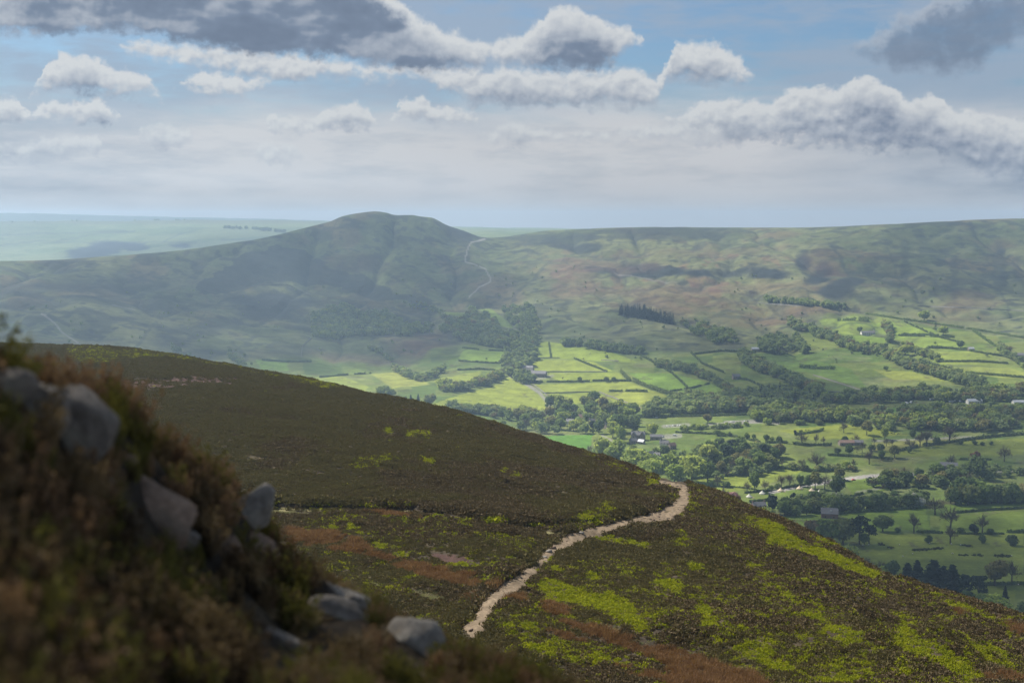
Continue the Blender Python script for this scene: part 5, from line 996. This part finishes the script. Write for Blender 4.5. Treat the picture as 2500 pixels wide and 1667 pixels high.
house('farm_shed', 2046, 1222-6, 12, 8, 3, 2, R(-35), M_STONE, M_SLATE, 'dark roofed shed below the track right of the tents', 'shed', chim=0, storeys=1, wins=2, lights=2)
for nm_, u_, v_, L_, rz_, wm_, rm_, lb_ in [('cottage',1478,1096,10,.3,M_STONE,M_SLATE,'stone cottage by the lane corner left of the tall bright trees'), ('cottage',1622,1090,11,-.2,M_RENDER,M_SLATE,'pale cottage in trees below the long low stone barn'), ('cottage',1640,1096,9,.5,M_STONE,M_TERRA,'brown roofed cottage behind the beech row'), ('cottage',1448,1036,11,.1,M_STONE,M_SLATE,'slate roofed house deep in the village wood'), ('cottage',1392,1036,10,-.4,M_RENDER,M_SLATE,'pale house at the left of the village wood'), ('cottage',1484,1046,9,.6,M_STONE,M_SLATE,'small slate roofed house above the rounded bright tree')]:
    house(nm_, u_, v_, L_, 6.5, 4.5, 3.2, rz_, wm_, rm_, lb_, chim=1)
M_CANV = plain('canvas', (.55,.46,.32), .9, .12, 1.2); M_CANVP = plain('pale_canvas', (.50,.49,.42), .9, .12, 1.2); M_DECK = plain('tent_deck', (.20,.15,.11), .9)
for u_, v_, mt, lb in [(1829,1214,M_CANVP,'pale green bell tent half behind a shrub, leftmost of the tents'), (1861,1206,M_CANVP,'pale grey bell tent second from the left'), (1906,1199,M_CANV,'cream bell tent just below the lane bend'), (1952,1194,M_CANV,'bright cream bell tent beside the lane'), (1982,1199,M_CANV,'dull bell tent on a deck under the lane trees'), (2001,1203,M_CANVP,'greyish bell tent left of the yellow tent'), (2014,1208,M_CANV,'yellow cream bell tent, rightmost of the tents'), (1980,1210,M_CANVP,'faint pale bell tent behind the belt trees')]:
    p, _ = hit(u_, v_); r = bpy.data.objects.new('bell_tent', None); COL.objects.link(r); r.location = p; tag(r, lb, 'tent', 'bell tents in the camping field'); r.rotation_euler = (0, 0, rng.random())
    m = MB(); n = 14; rows = []
    for rad, z in ((3.15, .0), (3.2, 1.0), (1.75, 2.15), (.75, 3.2), (.06, 4.05)): rows.append([(rad*math.cos(6.283*k/n)*(1 if k % 2 else .975), rad*math.sin(6.283*k/n)*(1 if k % 2 else .975), z) for k in range(n)])
    m.add([q for row in rows for q in row], [(a*n+k, a*n+(k+1) % n, (a+1)*n+(k+1) % n, (a+1)*n+k) for a in range(4) for k in range(n)])
    put('canopy', m.data('canopy', [mt]), r); put('deck', MB().box(-4, -4.4, -.6, 4, 3.6, -.02).data('deck', [M_DECK]), r); put('door', MB().add([(-.55, -3.19, .05), (.55, -3.19, .05), (.04, -2.55, 1.75), (-.04, -2.55, 1.75)], [(0,1,2,3)]).data('door', [M_DOOR]), r)
CARM = {k: plain('paint_'+k, c_, .3, .05, 1, .5) for k, c_ in (('white', (.72,.72,.72)), ('red', (.45,.03,.03)), ('dark', (.04,.045,.05)), ('silver', (.35,.36,.38)), ('blue', (.05,.09,.20)))}
M_TYRE = plain('tyre', (.02,.02,.02), .9)
def vehicle(kind, col, u, v, rz, label, group):
    p, _ = hit(u, v); r = bpy.data.objects.new({'car':'parked_car','van':'van','caravan':'caravan'}[kind], None); COL.objects.link(r); r.location = p + Vector((0, 0, .02)); r.rotation_euler = (0, 0, rz); tag(r, label, kind, group)
    L, W2, pr = {'car': (4.3, .88, [(-2.15,.35),(-2.15,.85),(-1.75,.98),(-1.35,1.45),(.35,1.47),(1.05,.98),(2.0,.85),(2.15,.6),(2.15,.35)]), 'van': (5.4, 1.0, [(-2.7,.4),(-2.7,2.2),(-2.6,2.3),(1.2,2.3),(1.9,1.35),(2.6,1.1),(2.7,.4)]), 'caravan': (6.2, 1.15, [(-3.1,.55),(-3.2,1.5),(-2.7,2.55),(2.6,2.6),(3.1,1.7),(3.0,.55)])}[kind]
    n = len(pr); V = [(x, s*(W2 if z < 1 or kind != 'car' else W2*.84), z) for s in (-1, 1) for x, z in pr]
    m = MB().add(V, [tuple(range(n)), tuple(range(2*n-1, n-1, -1))] + [(i, n+i, n+(i+1) % n, (i+1) % n) for i in range(n)]); put('body', m.data('body', [CARM[col]]), r)
    z0, z1, x0, x1 = {'car': (1.02, 1.38, -1.2, .5), 'van': (1.4, 2.0, .6, 1.3), 'caravan': (1.4, 2.05, -1.8, 1.6)}[kind]
    for s in (-1, 1): put('window', MB().box(x0, s*(W2*.9 if kind == 'car' else W2+.01)-.04, z0, x1, s*(W2*.9 if kind == 'car' else W2+.01)+.04, z1).data('window', [M_GLASSD]), r)
    for x in ((-1.35, 1.35) if kind != 'caravan' else (-.2,)):
        for s in (-1, 1): put('wheel', MB().tube([(x, s*(W2-.2), .33), (x, s*(W2+.02), .33)], [.33, .33], 12).data('wheel', [M_TYRE]), r)
vehicle('car', 'red', 2084, 1172, R(12), 'bright red car on the lane', None); vehicle('car', 'dark', 2069, 1174, R(12), 'dark car just behind the red car on the lane', None); vehicle('car', 'dark', 2124, 1167, R(10), 'dark car ahead of the red car near the trees', None); vehicle('car', 'silver', 2147, 1170, R(50), 'silver car parked on grass at the wood edge', None)
vehicle('van', 'white', 1617, 1068, R(20), 'white van beside the long low stone barn', None); vehicle('van', 'white', 1648, 1064, R(-25), 'white van alone in the yard right of the stone barn', None); vehicle('van', 'white', 1748, 1014, R(2), 'white van on the railway road hedge', None); vehicle('van', 'white', 2352, 1143, R(15), 'white van by the large dark green tree', None); vehicle('car', 'white', 1603, 1020, R(3), 'white car on the railway road behind the hedge', None)
for k, (u_, v_, c_) in enumerate([(1628,1041,'white'),(1635,1041,'silver'),(1642,1040,'white'),(1648,1040,'dark'),(1654,1039,'white'),(1660,1039,'white'),(1784,1031,'white'),(1790,1030,'silver'),(1817,1029,'white'),(1825,1029,'dark'),(1858,1030,'dark')]):
    wh = 'in the left railway car park' if u_ < 1700 else 'on the pale station road'
    vehicle('car', c_, u_, v_, R(80 + 15*(k % 2)), c_ + ' car parked in the row ' + wh, 'cars parked ' + wh)
for u_, v_ in [(2206,988),(2213,986),(2224,984),(2272,977),(2283,976),(2293,978),(2322,982),(2332,980),(2344,981),(2338,1006)]: vehicle('caravan', 'white', u_, v_, R(10 + 50*(u_ % 3)), 'white caravan among the trees of the valley wood', 'caravans in the valley wood')
for u_, v_, c_, lb in [(1828,1240,'silver','silver car in the yard by the dark red cottage'), (1832,1237,'dark','dark car in the yard by the dark red cottage')]: vehicle('car', c_, u_, v_, R(40), lb, None)
# sheep: one body mesh each
M_WOOL = plain('wool', (.55,.53,.47), .95, .15, 4); M_FACE = plain('sheep_face', (.12,.11,.10), .9)
def sheep_mesh():
    m = MB(); m.tube([(-.55,0,.62),(-.48,0,.66),(-.2,0,.68),(.2,0,.68),(.45,0,.70),(.56,0,.74),(.70,0,.62),(.86,0,.45),(.93,0,.38)], [.08,.26,.33,.33,.27,.17,.12,.11,.05], 10)
    k = len(m.f)
    for x in (-.38, .36):
        for y in (-.15, .15): m.tube([(x, y, .55), (x-.02, y, .28), (x, y, 0)], [.09, .05, .045], 6)
    m.tube([(.72,-.05,.66),(.70,-.2,.66)], [.04,.02], 5); m.tube([(.72,.05,.66),(.70,.2,.66)], [.04,.02], 5); m.m = [0]*k + [1]*(len(m.f)-k); return m.data('sheep', [M_WOOL, M_FACE], True)
SHM = sheep_mesh()
for u_, v_, lb, g_ in [(q[0], q[1], 'white sheep grazing in the lower right pasture', 'sheep in the lower right pasture') for q in [(2196,1331),(2204,1359),(2228,1353),(2269,1327),(2326,1352),(2345,1331),(2470,1358),(2120,1331),(2108,1332),(2322,1329)]] + [(q[0], q[1], 'white sheep grazing in the long pasture below the middle hedge', 'sheep in the long pasture') for q in [(2213,1121),(2218,1121),(2228,1120),(2441,1079),(2477,1087),(2275,1094)]] + [(2486,1428,'white sheep by the hedge of the tall bare tree',None)]:
    p, _ = hit(u_, v_); o = put('sheep', SHM, loc=p, rz=rng.random()*6.28, sc=1.15); tag(o, lb, 'sheep', g_)
# rushes in the lower right pasture
P_ = []
for (a, b), (c_, d_), n in [((2228,1344),(2305,1338),60), ((2343,1356),(2362,1354),14), ((2374,1354),(2400,1357),20), ((2428,1357),(2466,1358),34), ((2350,1330),(2372,1334),26), ((2168,1337),(2182,1337),10), ((2145,1328),(2160,1331),10), ((1950,1052),(2000,1050),20), ((2150,1056),(2200,1060),20)]:
    for t in rng.random(n):
        p, _ = hit(a+(c_-a)*t + rng.normal()*1.5, b+(d_-b)*t + rng.normal()*1.2); P_.append(p[:])
P_ = np.array(P_); m = len(P_); M_RSH = leafmat('rush', [(.05,.06,.025), (.07,.07,.03)], .2)
tag(scatter('rushes', P_, np.stack([np.zeros(m), np.zeros(m), rng.random(m)*6], -1), np.full((m, 3), 1.6)*(.7+.6*rng.random((m, 1))), rng.integers(0, 3, m), [tuft(160+i, 50, M_RSH, .10, .5) for i in range(3)]), 'dark tufts of rushes dotting the pastures', 'rushes', kind='stuff')
# trig point on the rounded summit
p, _ = hit(917, 519)
if p is not None: tag(put('summit_pillar', MB().tube([(0,0,-.5),(0,0,.3),(0,0,2.4),(0,0,2.5)], [1.6,1.5,.55,.35], 4).data('summit_pillar', [M_STONE]), loc=p), 'tiny stone pillar on top of the rounded summit', 'pillar')

# ------------------------------------------------------------------ clouds overhead that shade the ground
SUN_AZ, SUN_EL = R(-52), R(47)       # from the view axis, left is negative
sdir = Vector((math.sin(SUN_AZ)*math.cos(SUN_EL), math.cos(SUN_AZ)*math.cos(SUN_EL), math.sin(SUN_EL)))
def cloudmat(name, op):
    m, nt_ = newmat(name); lw = nd(nt_, 'ShaderNodeLayerWeight'); lw.inputs[0].default_value = .5
    r_ = nd(nt_, 'ShaderNodeMapRange', interpolation_type='SMOOTHSTEP'); nt_.links.new(lw.outputs['Facing'], r_.inputs[0]); r_.inputs[1].default_value = 1.0; r_.inputs[2].default_value = .25; r_.inputs[3].default_value = 0; r_.inputs[4].default_value = op
    d = nd(nt_, 'ShaderNodeBsdfDiffuse'); d.inputs[0].default_value = (.9,.9,.9,1); t = nd(nt_, 'ShaderNodeBsdfTransparent'); x = nd(nt_, 'ShaderNodeMixShader')
    nt_.links.new(r_.outputs[0], x.inputs[0]); nt_.links.new(t.outputs[0], x.inputs[1]); nt_.links.new(d.outputs[0], x.inputs[2]); nt_.links.new(x.outputs[0], nd(nt_, 'ShaderNodeOutputMaterial').inputs[0]); return m
CM = {k: cloudmat('cloud_%d' % int(k*100), k) for k in (.10, .12, .14, .18, .20, .24)}
def blobmesh():
    bm_ = __import__('bmesh').new(); __import__('bmesh').ops.create_icosphere(bm_, subdivisions=3, radius=1)
    V = np.array([v.co[:] for v in bm_.verts]); F = np.array([[v.index for v in f.verts] for f in bm_.faces]); bm_.free(); return V, F
BLV, BLF = blobmesh()
def shade(pxpoly, op, rad, alt, label, surf=BV_V, wpoly=None):
    """a flat based cumulus standing where its shadow falls on the given stretch of ground"""
    if wpoly is None:
        W3 = [hit(a, b, surf)[0] for a, b in pxpoly]; W3 = [p for p in W3 if p is not None]; wp = [(p.x, p.y) for p in W3]; z0 = sum(p.z for p in W3)/len(W3)
    else: wp, z0 = wpoly
    off = (alt - z0)/sdir.z; ox, oy = sdir.x*off, sdir.y*off; P2 = np.array(wp); g = np.random.default_rng(int(abs(wp[0][0])) + 5)
    lo, hi_ = P2.min(0), P2.max(0); st_ = rad*.95; parts = []
    for x in np.arange(lo[0], hi_[0]+st_, st_):
        for y in np.arange(lo[1], hi_[1]+st_, st_):
            q = np.array([x, y]) + g.normal(size=2)*st_*.3
            if inpoly(np.array([q[0]]), np.array([q[1]]), wp)[0]:
                r_ = rad*(.75+.5*g.random()); V = BLV*np.array([r_, r_, r_*.55]); V = V*(1 + .35*(fbm(V[:, 0]/rad*1.7+x, V[:, 1]/rad*1.7+y+V[:, 2]/rad, 3, 5)-.5))[:, None]; V[:, 2] = np.maximum(V[:, 2], -r_*.12)
                parts.append((V + [q[0]+ox, q[1]+oy, alt + g.normal()*rad*.08], BLF))
    if not parts: return
    V, F = cat(parts); c0 = V.mean(0); tag(put('cumulus_cloud', mesh_data('cumulus_cloud', V-c0, F, [CM[op]], True), loc=c0), label, 'cloud', 'fair weather clouds overhead')
CL = 'grey based cumulus cloud drifting overhead above the '
shade(None, .10, 40, 800, CL+'near bank, added unseen to shade it', wpoly=([(-160,-160),(60,-160),(60,30),(-10,45),(-160,60)], 280))  # added out of view only to darken the bank
shade(None, .18, 90, 900, CL+'hidden valley side and lower pasture, added unseen to darken the air', wpoly=([(60,360),(330,180),(560,500),(640,1150),(190,1170)], 60))  # added out of view to keep sun off the haze before the pasture
shade([(1900,1290),(2250,1200),(2560,1165),(2560,1470),(2150,1440)], .14, 110, 1000, CL+'lower right pasture')
shade([(2000,1020),(2560,1005),(2560,1130),(2300,1190),(2060,1200),(2010,1120)], .14, 110, 900, CL+'middle pastures')
shade([(1560,860),(1780,880),(2000,880),(2120,905),(2300,925),(2560,930),(2560,1010),(1900,1000),(1780,985),(1700,940)], .18, 130, 950, CL+'shaded fields')
shade([(-60,640),(400,625),(700,590),(900,585),(1060,570),(1170,620),(1200,700),(1000,760),(700,800),(400,900),(-60,880)], .20, 150, 1400, CL+'rounded hill')
shade([(1900,555),(2560,540),(2560,750),(2250,745),(2050,700),(1900,640)], .14, 170, 1450, CL+'right shoulder of the long ridge')
shade([(1230,556),(1900,552),(1880,590),(1500,585),(1260,580)], .12, 150, 1500, CL+'crest of the long ridge')
shade([(1300,745),(1650,740),(1850,800),(1850,855),(1560,850),(1330,825)], .10, 120, 1150, CL+'slope above the sunlit fields')
shade([(760,760),(1230,750),(1320,820),(1240,900),(1060,890),(780,850)], .14, 110, 1000, CL+'wooded hollow')
shade([(-100,600),(300,585),(700,565),(900,556),(850,541),(-100,543)], .10, 420, 2250, CL+'pale plateau, added unseen to dim it')  # added out of view to dim the plateau and the haze over it

# ------------------------------------------------------------------ light and air
SUN_AZ, SUN_EL = R(-52), R(47)       # from the view axis, left is negative
sdir = Vector((math.sin(SUN_AZ)*math.cos(SUN_EL), math.cos(SUN_AZ)*math.cos(SUN_EL), math.sin(SUN_EL)))
sun_d = bpy.data.lights.new('sun', 'SUN'); sun_d.energy = 4.5; sun_d.angle = R(.53); sun_d.color = (1, .94, .84)
sun = bpy.data.objects.new('sun', sun_d); COL.objects.link(sun); sun.rotation_euler = sdir.to_track_quat('Z', 'Y').to_euler()
def azel(u, v):
    d = ray(u, v); return math.degrees(math.atan2(d[0], d[1])), math.degrees(math.atan(d[2]))
# rows of cumulus: (place along the horizon, top, base, how much of it is in its own shade); a gap has its top below its base
CLOUD_ROWS = [
 [(0,355,388,.4),(60,350,392,.3),(150,330,385,.1),(240,330,375,.15),(265,385,350,0),(330,345,320,0),(350,308,355,.1),(400,303,360,.3),(460,318,355,.1),(480,352,330,0),(600,380,360,0),(625,355,395,.1),(700,352,402,.25),(730,370,395,.1),(750,392,370,0),
  (1130,360,335,0),(1200,318,352,.05),(1260,296,355,.3),(1320,315,352,.1),(1400,322,345,0),(1560,305,345,0),(1700,300,352,.1),(1800,268,352,.1),(1850,270,340,.1),(2500,290,340,.1)],
 [(0,233,297,.3),(40,238,302,.3),(75,280,300,.05),(95,255,292,.0),(150,250,297,.05),(220,243,302,.3),(258,246,307,.7),(285,262,302,.5),(302,300,270,0),(640,315,270,0),(655,278,320,.1),(700,283,324,.15),(760,285,322,.1),(800,260,317,.05),(850,246,314,.3),(900,262,314,.35),(917,300,302,.1),(932,320,290,0),(962,275,290,0),(985,240,290,.05),(1030,239,298,.1),(1080,262,305,.05),(1150,270,307,.05),(1185,300,302,0),(1205,325,280,0)],
 [(60,300,260,0),(88,208,220,0),(118,148,218,.1),(170,131,228,.3),(220,136,234,.5),(260,158,237,.2),(320,170,234,.15),(360,190,234,.1),(397,222,234,.05),(420,250,215,0),(455,195,207,0),(500,173,237,0),(560,180,242,.05),(600,195,237,0),(650,180,207,0),(690,185,197,0),(725,215,190,0),
  (1600,320,280,0),(1640,282,302,0),(1730,243,312,.05),(1800,238,332,.05),(1870,253,345,.1),(1950,206,350,.1),(2030,216,355,.12),(2105,184,360,.25),(2160,196,365,.42),(2225,246,365,.40),(2272,226,365,.25),(2330,262,380,.25),(2420,276,430,.25),(2500,300,430,.25)],
 [(270,140,95,0),(320,100,134,0),(420,108,155,0),(560,118,176,.05),(700,130,202,.05),(800,140,192,.05),(900,155,195,.05),(1040,160,194,.05),(1100,163,230,.1),(1160,168,254,.1),(1250,163,258,.3),(1350,180,262,.25),(1460,173,258,.2),(1510,162,260,.05),(1560,170,260,.12),(1605,195,252,.05),(1625,150,198,0),(1650,98,194,.05),(1700,106,200,.15),(1750,104,204,.2),(1800,138,200,.2),(1840,184,194,.05),(1865,215,165,0)],
 [(0,-60,80,.5),(100,-60,92,.75),(200,-80,78,.5),(330,-80,82,.85),(480,-80,112,1.0),(620,-80,136,1.0),(800,-80,140,.9),(900,-60,158,.9),(960,-15,172,.9),(1030,42,174,.85),(1090,76,170,.6),(1150,92,168,.3),(1200,102,152,.1),(1260,92,165,.05),(1300,66,168,.25),(1350,20,170,.55),(1400,16,170,.95),(1440,36,170,1.0),(1480,50,165,.7),(1530,66,128,.1),(1560,90,108,0),(1590,140,90,0)],
 [(2040,150,110,0),(2110,95,140,.45),(2200,35,175,.7),(2300,-10,185,.95),(2380,-40,170,1.0),(2440,-60,130,.8),(2500,-70,90,.5)],
]
ROW_LOOK = [(.8,-.3,.7,1.0),(1,-.22,.5,1.06),(1,-.25,.55,1.06),(1,-.34,.74,1.04),(1,-.32,.70,1.05),(.72,-.55,1.3,.66)]   # opacity, edge softness, brightness of the rim
def vm(t, op, a, b=None):
    n = nd(t, 'ShaderNodeVectorMath', operation=op)
    for k, x in enumerate((a, b)):
        if x is None: continue
        if isinstance(x, bpy.types.NodeSocket): t.links.new(x, n.inputs[k])
        else: n.inputs[k].default_value = x
    return n.outputs['Value'] if op in ('LENGTH', 'DISTANCE') else n.outputs[0]
def ma(t, op, a, b=None, c=None, clamp=False):
    n = nd(t, 'ShaderNodeMath', operation=op, use_clamp=clamp)
    for k, x in enumerate((a, b, c)):
        if x is None: continue
        if isinstance(x, bpy.types.NodeSocket): t.links.new(x, n.inputs[k])
        else: n.inputs[k].default_value = x
    return n.outputs[0]
def mr(t, x, a, b, c=0.0, d=1.0):
    n = nd(t, 'ShaderNodeMapRange', interpolation_type='SMOOTHSTEP'); t.links.new(x, n.inputs[0])
    for k, q in zip((1, 2, 3, 4), (a, b, c, d)): n.inputs[k].default_value = q
    return n.outputs[0]
w = bpy.data.worlds.new('World'); scn.world = w; w.use_nodes = True; nt = w.node_tree; nt.nodes.clear()
w.cycles.sampling_method = 'MANUAL'; w.cycles.sample_map_resolution = 256
sky = nd(nt, 'ShaderNodeTexSky', sky_type='NISHITA', sun_disc=False, sun_elevation=SUN_EL, sun_rotation=SUN_AZ, altitude=500, dust_density=1.6)
dirv = nd(nt, 'ShaderNodeTexCoord').outputs['Generated']
sx = nd(nt, 'ShaderNodeSeparateXYZ'); nt.links.new(dirv, sx.inputs[0])
AZ = ma(nt, 'MULTIPLY', ma(nt, 'ARCTAN2', sx.outputs[0], sx.outputs[1]), 57.2958)
EL = ma(nt, 'MULTIPLY', ma(nt, 'ARCSINE', sx.outputs[2]), 57.2958)
cx = nd(nt, 'ShaderNodeCombineXYZ'); nt.links.new(AZ, cx.inputs[0]); nt.links.new(EL, cx.inputs[1]); P = cx.outputs[0]
def ntex(vec, scale, detail, rough=.6, col=False, st=(1, 1, 1)):
    n = nd(nt, 'ShaderNodeTexNoise', noise_dimensions='2D', i_Scale=scale, i_Detail=detail, i_Roughness=rough)
    nt.links.new(vm(nt, 'MULTIPLY', vec, st) if st != (1, 1, 1) else vec, n.inputs['Vector']); return n.outputs['Color' if col else 'Fac']
wa = vm(nt, 'MULTIPLY', vm(nt, 'SUBTRACT', ntex(P, 1.3, 4, .6, True), (.5, .5, .5)), (.95, .62, 0))
Pw = vm(nt, 'ADD', P, wa)
def puff(vec): return ma(nt, 'SUBTRACT', ntex(vec, 1.55, 6, .56, False, (1, 1.25, 1)), .5)
f0 = puff(P)
emb = ma(nt, 'SUBTRACT', ntex(P, 1.55, 2.2, .5, False, (1, 1.25, 1)), ntex(vm(nt, 'ADD', P, (-.10, .24, 0)), 1.55, 2.2, .5, False, (1, 1.25, 1)))
pw = nd(nt, 'ShaderNodeSeparateXYZ'); nt.links.new(Pw, pw.inputs[0])
azn = ma(nt, 'MULTIPLY_ADD', pw.outputs[0], 1/48, .5); elw = pw.outputs[1]
veil = ntex(P, .8, 5, .62, False, (.3, 1.5, 1)); pat = mr(nt, ntex(P, .38, 3, .5, False, (.7, 1.5, 1)), .36, .60, .30, 1.12); veil2 = ntex(P, .2, 4, .6, False, (.4, 1.6, 1))
CS = 4.1
def lin(c): return tuple((((x/255)+.055)/1.055)**2.4*CS for x in c)
skyc = mixc(nt, 1.0, sky.outputs[0], (.30, .385, .46), 'MULTIPLY')
veilm = ma(nt, 'MULTIPLY', mr(nt, ma(nt, 'MULTIPLY_ADD', veil, .5, ma(nt, 'MULTIPLY', veil2, .5)), .34, .58), .78)
c = mixc(nt, veilm, skyc, lin((170,186,206)))
# broken cloud over the part of the sky above
hi = mr(nt, ma(nt, 'MULTIPLY', ntex(P, .07, 4), mr(nt, EL, 11, 15)), .47, .62)
c = mixc(nt, hi, c, lin((165,175,192)))
# milky layer that thickens towards the horizon, greyer to the right
low = ma(nt, 'MULTIPLY_ADD', ma(nt, 'SUBTRACT', veil2, .5), 3.2, EL)
rightd = ma(nt, 'MULTIPLY', mr(nt, ma(nt, 'MULTIPLY_ADD', ma(nt, 'SUBTRACT', veil, .5), 8, AZ), 8, 22), mr(nt, EL, 4.6, 3.0))
leftd = ma(nt, 'MULTIPLY', mr(nt, AZ, -10, -22), .35)
streak = ma(nt, 'MULTIPLY', ma(nt, 'SUBTRACT', veil, .5), 1.15)
lowlit = ma(nt, 'ADD', ma(nt, 'SUBTRACT', .97, ma(nt, 'MAXIMUM', ma(nt, 'MULTIPLY', rightd, .62), leftd)), streak, None, True)
lowc = ramp(nt, lowlit, [(0, lin((122,138,162))), (.5, lin((190,197,207))), (1, lin((226,226,228)))])
c = mixc(nt, ma(nt, 'MULTIPLY', mr(nt, low, 6.3, 3.3), .95), c, lowc)
cloudramp = [(0, lin((116,130,153))), (.3, lin((128,143,166))), (.6, lin((184,192,204))), (1, lin((228,231,233)))]
c = mixc(nt, mr(nt, EL, 1.9, .2, 0, .85), c, lin((212,211,210)))
for k, row in enumerate(CLOUD_ROWS):
    st_ = []
    for u_, vt_, vb_, d_ in row:
        a_, et = azel(u_, vt_); eb = azel(u_, vb_)[1]; st_.append(((a_ + 24)/48, (et/14, eb/14, d_)))
    r_ = ramp(nt, azn, st_); bpy_r = r_.node.color_ramp; bpy_r.interpolation = 'EASE' if k else 'LINEAR'
    s_ = nd(nt, 'ShaderNodeSeparateColor'); nt.links.new(r_, s_.inputs[0])
    top = ma(nt, 'MULTIPLY_ADD', s_.outputs[0], 14, ma(nt, 'MULTIPLY', elw, -1))      # degrees below the top
    bot = ma(nt, 'MULTIPLY_ADD', s_.outputs[1], -14, elw)                             # degrees above the base
    D = ma(nt, 'SMOOTH_MIN', ma(nt, 'MULTIPLY', top, 2.6), ma(nt, 'MULTIPLY', bot, 1.1 if k == 2 else 1.7), .35)
    D = ma(nt, 'ADD', ma(nt, 'MINIMUM', D, 1.0), ma(nt, 'MULTIPLY', f0, 1.7))
    op_, lo_, hi_, rim_ = ROW_LOOK[k]; m_ = ma(nt, 'MULTIPLY', mr(nt, D, lo_, hi_), op_)
    lit = ma(nt, 'ADD', mr(nt, top, 1.6, .05, .64 if k < 5 else .5, rim_), ma(nt, 'MULTIPLY', emb, ma(nt, 'MULTIPLY_ADD', s_.outputs[2], -.38, .6)))
    lit = ma(nt, 'ADD', lit, mr(nt, bot, .7, -.2, 0, -.20))
    shade = ma(nt, 'MULTIPLY', ma(nt, 'MULTIPLY', s_.outputs[2], pat if k == 4 else ma(nt, 'MULTIPLY_ADD', veil2, 1.1, .42)), mr(nt, ma(nt, 'MULTIPLY_ADD', f0, 1.6, top), .15, 1.3))
    lit = ma(nt, 'MULTIPLY_ADD', shade, -.54, lit, True)
    c = mixc(nt, m_, c, ramp(nt, lit, cloudramp))
bg = nd(nt, 'ShaderNodeBackground', i_Strength=.1); nt.links.new(c, bg.inputs[0])
nt.links.new(bg.outputs[0], nd(nt, 'ShaderNodeOutputWorld').inputs[0])
# haze: one closed box of even density round the camera and the whole country
hz = MB().box(-5600, -300, -40, 5600, 10100, 372)
hm, ht = newmat('haze_air')
pv = nd(ht, 'ShaderNodeVolumePrincipled', i_Density=1.2e-4, i_Anisotropy=.35); pv.inputs['Color'].default_value = (.53, .74, .98, 1)
ht.links.new(pv.outputs[0], nd(ht, 'ShaderNodeOutputMaterial').inputs['Volume'])
tag(put('haze', hz.data('haze', [hm])), kind='stuff')
scn.view_settings.view_transform = 'Standard'; scn.view_settings.look = 'None'; scn.view_settings.exposure = 1.0; scn.view_settings.gamma = 1
scn.cycles.use_denoising = True; scn.cycles.max_bounces = 6; scn.cycles.transparent_max_bounces = 24; scn.cycles.volume_bounces = 0
